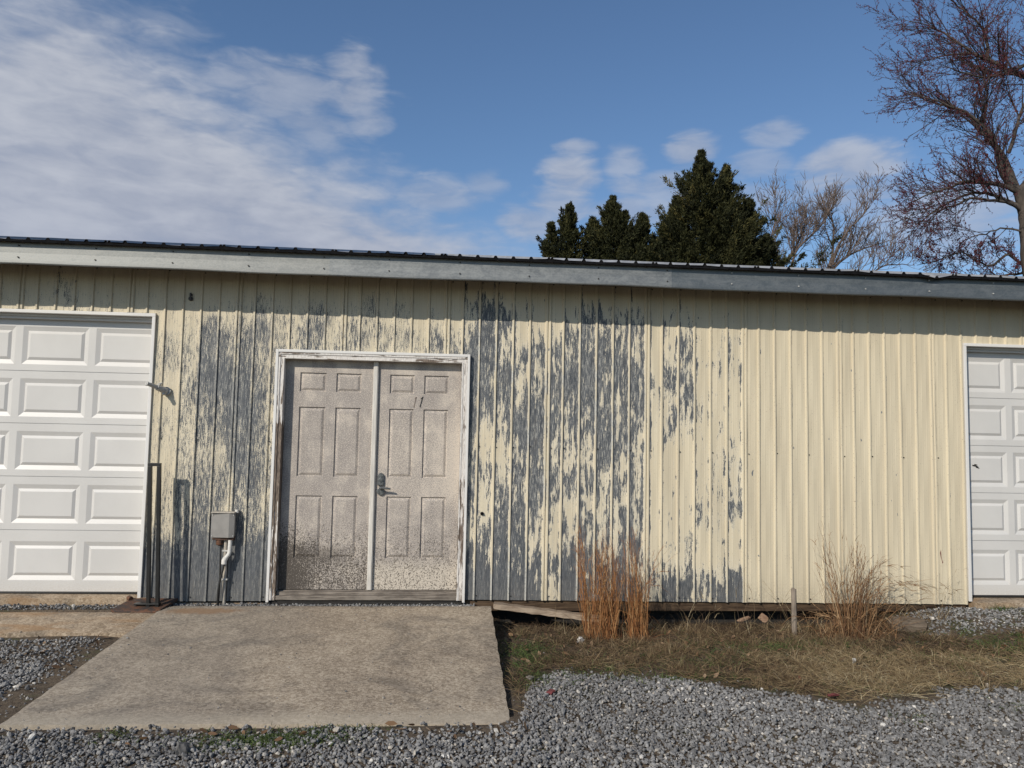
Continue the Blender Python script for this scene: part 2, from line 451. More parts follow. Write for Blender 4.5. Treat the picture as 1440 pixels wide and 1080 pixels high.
def sheet(i):
    """one ribbed siding sheet: six flutes wide, double rib where it laps the next"""
    x0 = RIB0 + SEAM * i + .015; xs = RIB0 + SEAM * i
    xe = x0 + SEAM
    P = []   # x, y, rib flag
    def rib(c, w=.0140, h=.0135):
        P.extend([(c - w, 0, .3), (c - w * .42, -h, -1), (c + w * .42, -h, -1), (c + w, 0, 1.), (c + w + .012, 0, .25)])
    P.append((x0, -.003, 0))
    P.extend([(xs + .0235, -.012, -1), (xs + .0365, -.012, -1), (xs + .046, 0, 1), (xs + .058, 0, .2)])
    for j in range(6):
        a = xs + j * RIBP
        for q in (.060, .102):
            c = a + q + (.012 if j == 0 else 0)
            P.extend([(c - .007, 0, 0), (c, -.0009, -.2), (c + .007, 0, .2)])
        if j < 5: rib(xs + (j + 1) * RIBP)
    c = xs + SEAM
    P.extend([(c - .0165, 0, .3), (c - .0065, -.015, -1), (c + .0065, -.015, -1), (xe, -.0028, 0)])
    for (a, b_, t) in OPEN:
        for q in (a, b_):
            if x0 < q < xe: P.append((q, None, 0))
    P.sort(key=lambda t: t[0])
    xsn = [q[0] for q in P if q[1] is not None]; ysn = [q[1] for q in P if q[1] is not None]; rsn = [q[2] for q in P if q[1] is not None]
    X = [q[0] for q in P]; Y = np.interp(X, xsn, ysn); RB = np.interp(X, xsn, rsn)
    mb = MB(); W = []; B = []
    def colz(xm, x):
        for a, b_, t in OPEN:
            if a < xm < b_: zb = t; break
        else: zb = z_bottom(x)
        n = max(2, int((ZTOP - zb) / .06))
        return [zb + (ZTOP - zb) * k / n for k in range(n + 1)]
    for a in range(len(X) - 1):
        xm = (X[a] + X[a + 1]) / 2
        za = colz(xm, X[a]); zb = colz(xm, X[a + 1]); n = len(za)
        if len(zb) != n: zb = list(np.linspace(zb[0], zb[-1], n))
        vs = []
        for k in range(n):
            for (xx, yy, rr, zz) in ((X[a], Y[a], RB[a], za[k]), (X[a + 1], Y[a + 1], RB[a + 1], zb[k])):
                # sheet metal is never dead flat: slight oil-canning, and the foot kicks out a little
                yy = yy + .0020 * math.sin(xx * 17 + zz * 2.3) + .0017 * math.sin(xx * 41 + zz * 4) + .0008 * math.sin(xx * 63 - zz * 7)
                vs.append((xx, yy, zz)); B.append(rr)
                W.append(wear_at(xm, zz + .05 * math.sin(xx * 13.7)))
        mb.add(vs, [(2 * k, 2 * k + 1, 2 * k + 3, 2 * k + 2) for k in range(n - 1)])
    # screws: one row at mid height, one along the foot, one under the eave
    def screw(x, z):
        for a, b_, t in OPEN:
            if a - .02 < x < b_ + .02 and z < t + .04: return
        r = .0058
        o = [(x + r * math.cos(k * math.pi / 3), -.0055, z + r * math.sin(k * math.pi / 3)) for k in range(6)]
        q = [(v[0], .001, v[2]) for v in o]
        mb.add(o + q, [tuple(range(5, -1, -1))] + [(k, (k + 1) % 6, 6 + (k + 1) % 6, 6 + k) for k in range(6)], 1)
        W.extend([0] * 12); B.extend([0] * 12)
    for j in range(6):
        xx = xs + j * RIBP + .022 + (.035 if j == 0 else 0)
        if j % 2 == 0 or i in (4, 5): screw(xx, 1.50 - .006 * i + random.uniform(-.006, .006))
        if j % 2 == 0: screw(xx, z_bottom(xx) + .035 + random.uniform(-.004, .004))
        if j % 2 == 0: screw(xx, 2.955 + random.uniform(-.01, .01))
    mb.at = {'wear': W, 'rib': B}
    o = mb.build('siding_panel', [M_siding, M_screw], shed)
    return o
PANEL_LABEL = {0: 'sheet above the left garage door', 1: 'sheet flaking in fine scratches beside the tap', 2: 'sheet bared to grey steel behind the electrical box',
  3: 'half-peeled sheet above the double door', 4: 'patchy sheet right of the double door', 5: 'most stripped sheet, behind the straw tuft',
  6: 'mostly cream sheet stripped grey along its foot', 7: 'sound cream sheet behind the wooden stake'}
for i in range(-7, 17):
    o = sheet(i)
    if i in PANEL_LABEL: o['label'] = PANEL_LABEL[i]

# end and back walls, dark lining behind the doors
XL, XR, YB = RIB0 + SEAM * -7 + .015, RIB0 + SEAM * 17 + .015, 8.4
SL = .2395; ZE = 3.088; YE = -.42; YR = 3.99
def roof_z(y): return ZE + (y - YE) * SL if y < YR else ZE + (YR - YE) * SL - (y - YR) * SL
mb = MB(); mb.add([(XL, .004, .05), (XL, YB, .05), (XL, YB, roof_z(YB) - .03), (XL, YR, roof_z(YR) - .03), (XL, .004, roof_z(0) - .03),
                   (XL + .06, .004, .05), (XL + .06, YB, .05), (XL + .06, YB, roof_z(YB) - .03), (XL + .06, YR, roof_z(YR) - .03), (XL + .06, .004, roof_z(0) - .03)],
                  [(0, 1, 2, 3, 4), (9, 8, 7, 6, 5), (0, 5, 6, 1), (1, 6, 7, 2), (2, 7, 8, 3), (3, 8, 9, 4), (4, 9, 5, 0)])
mb.build('end_wall', M_endwall, shed)
mb = MB(); mb.add([(XR - .06, .004, .05), (XR - .06, YB, .05), (XR - .06, YB, roof_z(YB) - .03), (XR - .06, YR, roof_z(YR) - .03), (XR - .06, .004, roof_z(0) - .03),
                   (XR, .004, .05), (XR, YB, .05), (XR, YB, roof_z(YB) - .03), (XR, YR, roof_z(YR) - .03), (XR, .004, roof_z(0) - .03)],
                  [(0, 1, 2, 3, 4), (9, 8, 7, 6, 5), (0, 5, 6, 1), (1, 6, 7, 2), (2, 7, 8, 3), (3, 8, 9, 4), (4, 9, 5, 0)])
mb.build('end_wall', M_endwall, shed)
mb = MB(); mb.box(XL + .061, XR - .061, YB - .06, YB, .05, roof_z(YB) - .03); mb.build('back_wall', M_endwall, shed)

# roof: ribbed sheets on both slopes
def roof_profile():
    P = []
    i0 = -1; xs0 = -2.8
    k = math.floor((XL - .2 - xs0) / RIBP)
    x = xs0 + k * RIBP
    while x < XR + .3:
        lap = (round((x - xs0) / RIBP) % 6) == 0
        h = .019
        for c in ((x, x + .028) if lap else (x,)):
            P.extend([(c - .019, 0), (c - .008, h), (c + .008, h), (c + .019, 0)] if not lap else [(c - .0135, .004), (c - .006, h), (c + .006, h), (c + .0135, .004)])
        x += RIBP
    return P
RP = roof_profile()
def dent(x):   # the bent-down lip left of the right garage door
    return -.030 * math.exp(-((x - 4.36) / .055) ** 2) + .012 * math.exp(-((x - 4.255) / .02) ** 2)
ys = [YE, YE + .06, YE + .3, 1.0, 2.4, YR]
mb = MB(); n = len(RP)
vs = []
def edgew(x): return .0018 * math.sin(x * 9.3) + .0012 * math.sin(x * 23.1)
for j, yy in enumerate(ys):
    fall = [1., .55, .05, 0, 0, 0][j]
    for (x, h) in RP: vs.append((x, yy + (0.006 * math.sin(x * 5.1) if j == 0 else 0), roof_z(yy) + h + (dent(x) + edgew(x)) * fall))
mb.add(vs, [(j * n + k, j * n + k + 1, (j + 1) * n + k + 1, (j + 1) * n + k) for j in range(len(ys) - 1) for k in range(n - 1)])
vs = []
for yy in (YR, 6.2, YB + .4):
    for (x, h) in RP: vs.append((x, yy, roof_z(yy) + h))
mb.add(vs, [(j * n + k, j * n + k + 1, (j + 1) * n + k + 1, (j + 1) * n + k) for j in range(2) for k in range(n - 1)])
roof = mb.build('roof', M_roof, shed)
mb = MB(); vs = []
for (x, h) in RP: vs += [(x, YE + .004, 3.066 + dent(x) * .3), (x, YE + .004, ZE + h - .0035 + (dent(x) + edgew(x)) * .98)]
mb.add(vs, [(2 * k, 2 * k + 2, 2 * k + 3, 2 * k + 1) for k in range(n - 1)])  # black band of the edge, also painting shade into the hollow rib ends
mb.add([(RP[0][0], YE + .004, 3.066), (RP[-1][0], YE + .004, 3.066), (RP[-1][0], -.345, 3.0825), (RP[0][0], -.345, 3.0825)], [(0, 3, 2, 1)])
mb.build('drip_edge_rib_shade', M_black, shed)
# unseen dark boards added under the eave to deepen its shade
mb = MB(); za = lambda y: roof_z(y) - .004
mb.add([(XL, -.342, za(-.342)), (XR, -.342, za(-.342)), (XR, -.002, za(-.002)), (XL, -.002, za(-.002)), (XL, -.342, za(-.342) - .02), (XR, -.342, za(-.342) - .02), (XR, -.018, za(-.018) - .02), (XL, -.018, za(-.018) - .02)],
       [(0, 1, 2, 3), (7, 6, 5, 4), (0, 4, 5, 1), (1, 5, 6, 2), (2, 6, 7, 3), (3, 7, 4, 0)])
mb.box(XL, XR, -.341, -.302, 2.90, 3.05)
mb.build('eave_shade_board', M_eave, shed)
mb = MB(); mb.tube([(XL - .2, YR, roof_z(YR) + .004), (XR + .2, YR, roof_z(YR) + .004)], .014, 6); mb.build('ridge_cap', M_roof, shed)

# fascia in three lengths, sun sheen painted into their tones, nailed twice every 0.6 m
def fascia(x0, x1, mat, dy, label):
    mb = MB(); N = max(2, int((x1 - x0) / .12))
    Xs = np.linspace(x0, x1, N + 1); vs = []
    for x in Xs:
        wv = .0035 * math.sin(x * 1.7) + .002 * math.sin(x * 4.9)
        y = -.371 + dy + .002 * math.sin(x * 3.1)
        dn = .02 * math.exp(-((x - 4.36) / .09) ** 2)
        vs += [(x, y + .028, 2.893 + wv), (x, y, 2.893 + wv), (x, y - .003, 2.90 + wv), (x, y + .001, 2.985), (x, y + dn * .7, 3.072 - dn * .35), (x, y + .028, 3.072 - dn * .35)]
    k = 6
    mb.add(vs, [(a * k + j, (a + 1) * k + j, (a + 1) * k + j + 1, a * k + j + 1) for a in range(N) for j in range(k - 1)])
    mb.add(vs[:6], [(0, 1, 2, 3, 4, 5)]); mb.add(vs[-6:], [(5, 4, 3, 2, 1, 0)])
    for s_ in [-4.7, -4.1, -3.5, -2.895, -2.28, -1.665, -1.045, -.5, .1, .695, 1.3, 1.91, 2.49, 3.1, 3.72, 4.32, 4.93, 5.5, 6.1]:
        if x0 < s_ < x1:
            for zz in (3.045, 2.948):
                r = .0062; yy = -.379 + dy
                o = [(s_ + r * math.cos(q * math.pi / 4), yy, zz + r * math.sin(q * math.pi / 4)) for q in range(8)]
                q_ = [(v[0], yy + .012, v[2]) for v in o]
                mb.add(o + q_, [tuple(range(8))] + [(q, (q + 1) % 8, 8 + (q + 1) % 8, 8 + q) for q in range(8)], 1 if s_ < 2.3 else 2)
    o = mb.build('fascia_board', [mat, M_screw, M_steel], shed); o['label'] = label
fascia(XL - .2, -1.0, M_fasA, 0, 'left length of fascia, tinted paler for the sun sheen')
fascia(-1.0, 1.95, M_fasB, -.0025, 'length of fascia over the double door, tinted mid-grey for the fading sheen')
fascia(1.95, XR + .2, M_fasC, 0, 'right length of fascia, tinted darker where the sun sheen is gone')

# sill timber below the sheets on the right, painted shade behind it
mb = MB()
mb.box(.215, 4.87, .02, .06, .035, .150)
mb.build('skirt_board', M_skirt, shed)
mb = MB(); mb.box(.215, 4.87, .16, .20, -.25, .150); mb.build('foundation_and_void_shade', M_dark, shed)  # near-black board standing in for the shade of the open void
for q_ in ((XL, -1.48, .03, .3, -.2, .10), (-1.4795, .214, .115, .3, -.2, .165), (4.88, XR, .06, .3, -.2, .13)):
    mb = MB(); mb.box(*q_); mb.build('foundation_and_void_shade', M_conc2, shed)

def panelled(mb, x0, x1, z0, z1, y, cols, rows, prof, back, mi=0):
    """front of a door with nested raised panels; prof = (inset, depth) rings, + depth goes into the door"""
    xb = sorted([x0, x1] + [v for c in cols for v in c]); zb = sorted([z0, z1] + [v for r in rows for v in r])
    for i in range(len(xb) - 1):
        for j in range(len(zb) - 1):
            a, b_, c, d = xb[i], xb[i + 1], zb[j], zb[j + 1]
            if any(abs(a - q[0]) < 1e-6 for q in cols) and any(abs(c - q[0]) < 1e-6 for q in rows):
                prev = None
                for ins, dep in [(0, 0)] + prof:
                    cur = [(a + ins, y + dep, c + ins), (b_ - ins, y + dep, c + ins), (b_ - ins, y + dep, d - ins), (a + ins, y + dep, d - ins)]
                    if prev is not None:
                        for k in range(4): mb.add([prev[k], prev[(k + 1) % 4], cur[(k + 1) % 4], cur[k]], [(0, 1, 2, 3)], mi)
                    prev = cur
                mb.add(prev, [(0, 1, 2, 3)], mi)
            else:
                mb.add([(a, y, c), (b_, y, c), (b_, y, d), (a, y, d)], [(0, 1, 2, 3)], mi)
    mb.add([(x0, y, z0), (x1, y, z0), (x1, y, z1), (x0, y, z1), (x0, back, z0), (x1, back, z0), (x1, back, z1), (x0, back, z1)],
           [(0, 4, 5, 1), (1, 5, 6, 2), (2, 6, 7, 3), (3, 7, 4, 0), (4, 7, 6, 5)], mi)

# ---- double door
frame = MB()
def mould(mb, x0, x1, horizontal=False, zt=None):
    pass
YD = .055; YG = .1
# stepped brick-mould: outer back band, ogee, inner bead; jambs run back to the leaves
for (xo, xi) in ((-1.458, -1.405), (.193, .143)):
    s_ = 1 if xi > xo else -1
    a, b_ = sorted((xo, xi)); zt = 2.213
    frame.box(a, b_, -.030, -.001, .13, zt)
    q0, q1 = sorted((xo, xo + s_ * .018)); frame.box(q0, q1, -.037, -.0302, .131, zt + .040)
    q0, q1 = sorted((xi - s_ * .014, xi - s_ * .002)); frame.box(q0, q1, -.034, -.0302, .131, zt + .004)
    q0, q1 = sorted((xi + s_ * -.001, xi - s_ * .03)); frame.box(q0, q1, -.0008, YD + .05, .16, zt + .02)
frame.box(-1.458, .193, -.0305, -.0012, 2.2132, 2.268)
frame.box(-1.44, .175, -.0371, -.0307, 2.250, 2.2675)
frame.box(-1.405, .143, -.034, -.0307, 2.2135, 2.225)
frame.box(-1.4038, .1418, .0, YD + .05, 2.212, 2.24)
of = frame.build('door_frame', M_casing, shed, bevel=.0025)
trim = MB()
trim.box(-1.482, -1.4585, -.042, .0, .115, 2.2925); trim.box(.1935, .2155, -.042, .0, .115, 2.2925); trim.box(-1.4583, .1933, -.042, .0, 2.2685, 2.2925)
trim.build('trim_channel', M_trim, of, bevel=.003)
RPF2 = [(.004, .012), (.011, .013), (.030, .003), (.034, .002)]
rows = [(0.4766, 1.0182), (1.1851, 1.7963), (1.9324, 2.1013)]
def leaf(x0, x1, cols):
    mb = MB(); panelled(mb, x0, x1, .208, 2.211, YD, cols, rows, RPF2, YD + .045)
    return mb.build('door', M_door, shed)
dl = leaf(-1.404, -.614, [(-1.2819, -1.0533), (-0.9659, -0.7453)]); dl['label'] = 'left leaf, blackened with splashed dirt near the sill'
dr = leaf(-.610, .142, [(-0.4929, -0.2762), (-0.1888, 0.0308)]); dr['label'] = 'right leaf with the lever lock and number 11'
mb = MB(); mb.box(-.640, -.5955, .030, .0545, .208, 2.2112); mb.box(-.6335, -.602, .024, .0298, .2085, 2.2108); mb.build('mullion', M_mull, shed, bevel=.004)
mb = MB(); mb.box(-1.4575, .193, -.028, YD + .1, .132, .168); mb.box(-1.404, .142, .002, YD + .09, .1683, .196); mb.box(-1.404, .142, .034, YD + .09, .1963, .2035)
mb.build('threshold', M_sill, shed, bevel=.003)
mb = MB(); mb.box(-1.45, .19, -.012, .1, .08, .1315); mb.build('sill_block', M_dark, shed)
# lever lock
lk = MB()
lk.box(-.574, -.522, .034, .0545, 1.118, 1.205); lk.tube([(-.548, .0335, 1.2), (-.548, .0545, 1.2)], .026, 16); lk.tube([(-.548, .026, 1.165), (-.548, .0545, 1.165)], .019, 14)
lk.tube([(-.546, .036, 1.063), (-.546, .0545, 1.063)], .033, 18)
for a in range(2):
    for q in range(3): lk.box(-.565 + q * .013, -.557 + q * .013, .0305, .0345, 1.183 + a * .012, 1.191 + a * .012)
ol = lk.build('door_lock', M_lock, dr, bevel=.002)
lv = MB(); lv.tube([(-.546, .036, 1.092), (-.546, -.002, 1.094)], .0125, 12); lv.tube([(-.551, -.002, 1.094), (-.518, -.004, 1.095), (-.483, -.006, 1.093), (-.455, -.005, 1.088)], [.0125, .0105, .0095, .008], 10)
lv.build('handle', M_lock, dr)
# stick-on numerals, the first one faded
def numeral(x, z, mat, faded):
    pts = [(-.014, .030), (-.002, .046), (.010, .046), (.006, .030), (-.008, -.038), (.000, -.046), (-.020, -.046), (-.016, -.036), (-.004, .028), (-.010, .026)]
    mb = MB(); k = len(pts)
    if faded: pts = [(a * .8, b_) for a, b_ in pts]
    f = [(x + a + b_ * .06, YD - .0022, z + b_) for a, b_ in pts]; bk = [(v[0], YD - .0003, v[2]) for v in f]
    mb.add(f + bk, [tuple(range(k))] + [(i, (i + 1) % k, k + (i + 1) % k, k + i) for i in range(k)])
    return mb.build('numeral', mat, dr)
M_num1 = simple('worn_bronze_numeral', (.20, .155, .125), .6, 0, .35, (200, 200, 200))
M_num2 = simple('black_numeral', (.015, .014, .014), .4)
numeral(-.262, 1.860, M_num1, True)['label'] = 'first, faded numeral 1'; numeral(-.205, 1.862, M_num2, False)['label'] = 'second, black numeral 1'

# ---- sectional garage doors
GP = [(.038, .0135), (.062, .001), (.068, .001)]
def garage(x0, x1, zt, zc, lines, cols, rowoff, nm, facing):
    """facing +1: the jamb seen is at the right end (left door); -1: at the left end"""
    g = MB()
    par = bpy.data.objects.new('garage_door', None); COL.objects.link(par); par.parent = shed
    par.location = Vector(((x0 + x1) / 2, YG, lines[0])) - wloc(shed); par['label'] = nm
    for i in range(5):
        a, b_ = lines[i] + .0025, lines[i + 1] - .0025
        mb = MB(); yy = YG
        ro = rowoff if i else (.095, .422)
        panelled(mb, x0 - .075, x1 + .075, a, b_, yy, cols, [(a + ro[0], a + ro[1])], GP, yy + .04)
        # shiplap lips at the joints
        mb.box(x0 - .07, x1 + .07, yy + .006, yy + .035, b_ + .0001, b_ + .005)
        mb.build('door_section', M_white, par)
    mb = MB(); mb.tube([(x0 + .004, YG + .012, lines[0] - .010), (x1 - .004, YG + .012, lines[0] - .010)], .014, 8); mb.build('bottom_seal', M_seal, par)
    fr = MB(); d = .028
    for (xx, s_) in ((x0, -1), (x1, 1)):
        a, b_ = sorted((xx, xx + s_ * d)); wb = .0
        fr.box(a, b_, -.022, YG - .003, lines[0] - .035, zc)
    fr.box(x0 - d, x1 + d, -.0222, YG - .003, zc + .0002, zc + d)
    fo = fr.build('garage_frame', M_trim, shed, bevel=.003)
    st = MB(); st.box(x0 + .0005, x1 - .0005, .055, .098, zc - .042, zc - .0003); st.box(x0 + .0005, x1 - .0005, .035, .0545, zc - .020, zc - .0005)
    for xx, s_ in ((x0, 1), (x1, -1)):
        a, b_ = sorted((xx + s_ * .0005, xx + s_ * .022)); st.box(a, b_, .06, .0975, lines[0] - .02, zc - .0425)
    st.build('stop_moulding', M_white, fo, bevel=.002)
    return par
gl = garage(-4.94, -2.548, 0, 2.546, [.172, .692, 1.147, 1.602, 2.056, 2.56], [(-4.885, -4.335), (-4.275, -3.725), (-3.665, -3.115), (-3.055, -2.510)], (.055, .385), 'left garage door', 1)
gr = garage(4.910, 7.30, 0, 2.512, [.166, .676, 1.126, 1.574, 2.030, 2.525], [(4.850, 5.378), (5.440, 5.985), (6.050, 6.595), (6.660, 7.205)], (.055, .385), 'right garage door', -1)
# a scuffed black gouge on the right garage door
gm = MB()
for (a, b_, c, d) in ((5.025, 1.385, 5.085, 1.372), (5.045, 1.392, 5.075, 1.388), (5.06, 1.37, 5.095, 1.358)):
    gm.add([(a, YG - .0022, b_ + .006), (a, YG - .0022, b_ - .006), (d and c, YG - .0022, d - .004), (c, YG - .0022, d + .003)], [(0, 1, 2, 3)])
gm.build('gouge', M_black, gr)
# a drill hole with a snapped bolt beside the double door, an eave bracket left of it
bh = MB(); bh.tube([(.352, -.012, .884), (.352, .002, .884)], .016, 9); bh.tube([(.352, -.03, .888), (.352, -.01, .886)], .006, 7)
bh.build('broken_bolt', M_black, shed)
bh = MB(); bh.tube([(-2.235, -.016, 2.715), (-2.235, .0, 2.715)], .020, 7); bh.tube([(-2.235, -.013, 2.75), (-2.235, .0, 2.75)], .012, 7); bh.box(-2.243, -2.228, -.022, -.014, 2.70, 2.765)
bh.build('eave_bracket', M_screw, shed)
# bare red primer showing through one chip on the right
rc = MB(); pts = [(4.625, .60), (4.637, .605), (4.632, .545), (4.645, .48), (4.635, .475), (4.622, .53), (4.616, .57)]
rc.add([(a, -.0035, c) for a, c in pts], [tuple(range(len(pts)))])
rc.build('red_primer_chip', simple('red_primer', (.14, .03, .025), .7), shed)

# ================================================================== ground, slabs
SLAB = [(-2.285, -.115, .103), (.440, -.115, .108), (.400, -2.635, .002), (-2.272, -2.575, .004)]
def in_slab(x, y, pad=0.):
    t = np.clip((-.115 - y) / 2.5, 0, 1)
    return (x > -2.288 + .015 * t - pad) & (x < .44 - .04 * t + pad) & (y > -2.60 - pad) & (y < -.10)
def ground_z(x, y):
    x = np.asarray(x, float); y = np.asarray(y, float)
    r = sstep(x, -.5, .6); l = 1 - sstep(x, -2.6, -2.0)
    z = -.035 + 0 * x
    z = z + r * (-.035 * sstep(y, -1.6, -.5) + .015 * sstep(-y, 1.5, 2.3))
    z = z + sstep(x, 3.5, 4.7) * sstep(y, -1.2, -.25) * .135
    z = z + l * (.055 * sstep(y, -1.9, -.75))
    z = z + .014 * wob(x, y, 1.3) + .007 * wob(x + 5, y, 4.)
    z = z + .028 * sstep(x, -2.6, -2.2) * (1 - sstep(x, .42, .7)) * sstep(-y, 2.4, 2.6) * (1 - sstep(-y, 3.0, 3.6))
    z = np.where(in_slab(x, y, .0), np.minimum(z, -.03), z)
    z = np.where((x < -2.28) & (y > -.26), .088 + .004 * wob(x, y, 9.), z)
    z = np.where((x > -2.5) & (x < .32) & (y > -.118), .086 + .004 * wob(x, y, 9.), z)
    z = z - sstep(x, .45, .6) * (1 - sstep(x, 3.4, 4.2)) * sstep(y, -.42, -.16) * .045
    return z
def gravel_edge(x):
    return pl(x, [(-9, -2.6), (.38, -2.62), (.46, -2.55), (.56, -1.95), (.75, -1.68), (1.19, -1.56), (1.62, -1.80), (1.92, -2.03), (2.27, -2.18),
                  (2.52, -2.36), (2.91, -2.33), (3.25, -2.06), (3.6, -2.02), (3.9, -2.20), (5, -2.5), (12, -2.6)])
def gravel_density(x, y):
    e = gravel_edge(x) + .16 * wob(x, y, 3.) + .08 * wob(x, y + 3, 8.)
    d = sstep(e - y + .10 * wob(x, y + 9, 14.), -.10, .16)
    d *= np.where(x < .40, sstep(-2.60 - y + .16 * wob(x, y, 2.5), .0, .30) * .75 + .25, 1.)   # soil and moss line in front of the slab
    # thin patches out in the drive
    d *= 1 - .8 * sstep(wob(x + 2, y, 2.2) + wob(x, y + 7, 5.) * .6, .50, .85)
    left = (x < -2.32) & (y < -.83) & (y > -2.7)
    dl = sstep(-.86 - y + .06 * wob(x, y, 4.), 0, .08) * (1 - .95 * sstep(x - (-2.62 + .10 * wob(x, y, 3.)) - .12 * (y + 1.6), 0, .16))
    d = np.where(left, dl, d)
    strip = (y > -.250) & (y < -.045) & (x < -2.30)
    d = np.where(strip, .9, d)
    gap = (y > -.113) & (y < .02) & (x > -2.45) & (x < .30)
    d = np.where(gap, .8, d)
    rg = sstep(x + .16 * wob(x, y, 3.), 3.95, 4.35) * sstep(y + .12 * wob(x, y, 4.), -.78, -.55) * (y < -.02)
    d = np.maximum(d, rg)
    d = np.where(in_slab(x, y, .01) , 0, d)
    pad = (x < -2.285) & (y < -.235) & (y > -.83)
    d = np.where(pad, 0, d)
    d = np.where((y > -.02) & ~gap & ~strip, 0, d)
    return d

def axis(vals): return np.unique(np.round(np.concatenate(vals), 4))
gx = axis([np.linspace(-60, -8, 18), np.linspace(-8, 9, 260), np.linspace(9, 80, 20), [-900, -400, -180, 180, 400, 900]])
gy = axis([np.linspace(-60, -6, 16), np.linspace(-6, .4, 110), np.linspace(.4, 70, 22), [-900, -400, -150, 150, 400, 900]])
GX, GY = np.meshgrid(gx, gy)
nearf = sstep(GX, -14, -8) * sstep(-GX, -16, -9) * sstep(GY, -10, -6) * sstep(-GY, -3, -.4)
GZ = ground_z(GX, GY) * nearf - .05 * (1 - nearf)
V = np.stack([GX, GY, GZ], -1).reshape(-1, 3); nx = len(gx)
I = (np.arange(len(gy) - 1)[:, None] * nx + np.arange(nx - 1)[None, :]).ravel()
g = np_mesh('ground', V, np.stack([I, I + 1, I + nx + 1, I + nx], -1), M_ground, smooth=True); tag(g, kind='structure')

def slab(name, corners, thick, mat, nx=44, ny=40, chip=.006):
    c = [Vector(q) for q in corners]; vs = []
    def wobble(k): return chip * (math.sin(k * 5.3) * .5 + math.sin(k * 13.7 + 1) * .3 + math.sin(k * 31 + 2) * .2)
    for j in range(ny + 1):
        for i in range(nx + 1):
            a, b_ = i / nx, j / ny
            p = c[0].lerp(c[1], a).lerp(c[3].lerp(c[2], a), b_)
            if i in (0, nx): p.x += wobble(b_ * 9 + i)
            if j in (0, ny): p.y += wobble(a * 9 + j)
            p.z += .0015 * math.sin(a * 7 + b_ * 5) + .001 * math.sin(a * 19 - b_ * 11)
            if i in (0, nx) or j in (0, ny): p.z -= .006
            vs.append(p)
    w = nx + 1
    fs = [(j * w + i, (j + 1) * w + i, (j + 1) * w + i + 1, j * w + i + 1) for j in range(ny) for i in range(nx)]
    loop = [i for i in range(w)] + [j * w + nx for j in range(1, ny + 1)] + [ny * w + i for i in range(nx - 1, -1, -1)] + [j * w for j in range(ny - 1, 0, -1)]
    mb = MB(); mb.add(vs, fs, 0, True)
    low = [(vs[i].x, vs[i].y, vs[i].z - thick) for i in loop]; k = len(loop)
    mb.add([vs[i] for i in loop] + low, [(i, (i + 1) % k, k + (i + 1) % k, k + i) for i in range(k)])
    o = mb.build(name, mat); return tag(o, kind='structure')
slab('concrete_pavement', SLAB, .16, M_conc)
slab('concrete_path', [(-7.5, -.245, .075), (-2.30, -.245, .085), (-2.30, -.80, .048), (-7.5, -.83, .045)], .14, M_conc2, 60, 10)
slab('concrete_path', [(-7.5, .34, .158), (-2.47, .34, .158), (-2.47, -.040, .150), (-7.5, -.040, .150)], .25, M_conc2, 40, 6)
slab('concrete_path', [(4.905, .34, .150), (9.5, .34, .150), (9.5, -.075, .135), (4.905, -.075, .135)], .25, M_conc2, 40, 6)

# ---- crushed stone: thousands of separate angular stones in one mesh
def ico():
    t = (1 + 5 ** .5) / 2
    v = np.array([(-1, t, 0), (1, t, 0), (-1, -t, 0), (1, -t, 0), (0, -1, t), (0, 1, t), (0, -1, -t), (0, 1, -t), (t, 0, -1), (t, 0, 1), (-t, 0, -1), (-t, 0, 1)], float)
    f = np.array([(0, 11, 5), (0, 5, 1), (0, 1, 7), (0, 7, 10), (0, 10, 11), (1, 5, 9), (5, 11, 4), (11, 10, 2), (10, 7, 6), (7, 1, 8), (3, 9, 4), (3, 4, 2), (3, 2, 6), (3, 6, 8), (3, 8, 9), (4, 9, 5), (2, 4, 11), (6, 2, 10), (8, 6, 7), (9, 8, 1)])
    return v / np.linalg.norm(v[0]), f
IV, IF = ico()
def rots(n, tilt=.6):
    a = rng.uniform(0, 2 * np.pi, n); b = rng.normal(0, tilt, n); c = rng.normal(0, tilt, n)
    ca, sa, cb, sb, cc, sc = np.cos(a), np.sin(a), np.cos(b), np.sin(b), np.cos(c), np.sin(c)
    Rz = np.zeros((n, 3, 3)); Rz[:, 0, 0] = ca; Rz[:, 0, 1] = -sa; Rz[:, 1, 0] = sa; Rz[:, 1, 1] = ca; Rz[:, 2, 2] = 1
    Rx = np.zeros((n, 3, 3)); Rx[:, 0, 0] = 1; Rx[:, 1, 1] = cb; Rx[:, 1, 2] = -sb; Rx[:, 2, 1] = sb; Rx[:, 2, 2] = cb
    Ry = np.zeros((n, 3, 3)); Ry[:, 1, 1] = 1; Ry[:, 0, 0] = cc; Ry[:, 0, 2] = sc; Ry[:, 2, 0] = -sc; Ry[:, 2, 2] = cc
    return Rx @ Ry @ Rz
def stones(px, py, size):
    n = len(px)
    v = IV[None] * rng.uniform(.62, 1.15, (n, 12, 1))
    v = v * (size[:, None, None] * np.stack([rng.uniform(.85, 1.3, n), rng.uniform(.65, 1.0, n), rng.uniform(.45, .8, n)], -1)[:, None, :])
    v = np.einsum('nij,nkj->nki', rots(n), v)
    z = ground_z(px, py)
    return v, z
def scatter(n, x0, x1, y0, y1, smin, smax, dens=None):
    px = rng.uniform(x0, x1, n); py = rng.uniform(y0, y1, n)
    keep = rng.uniform(0, 1, n) < gravel_density(px, py)
    px, py = px[keep], py[keep]
    s = smin + (smax - smin) * rng.beta(1.6, 3.2, len(px)); s = np.where(rng.uniform(0, 1, len(px)) < .025, s * rng.uniform(1.3, 1.9, len(px)), s)
    return px, py, s
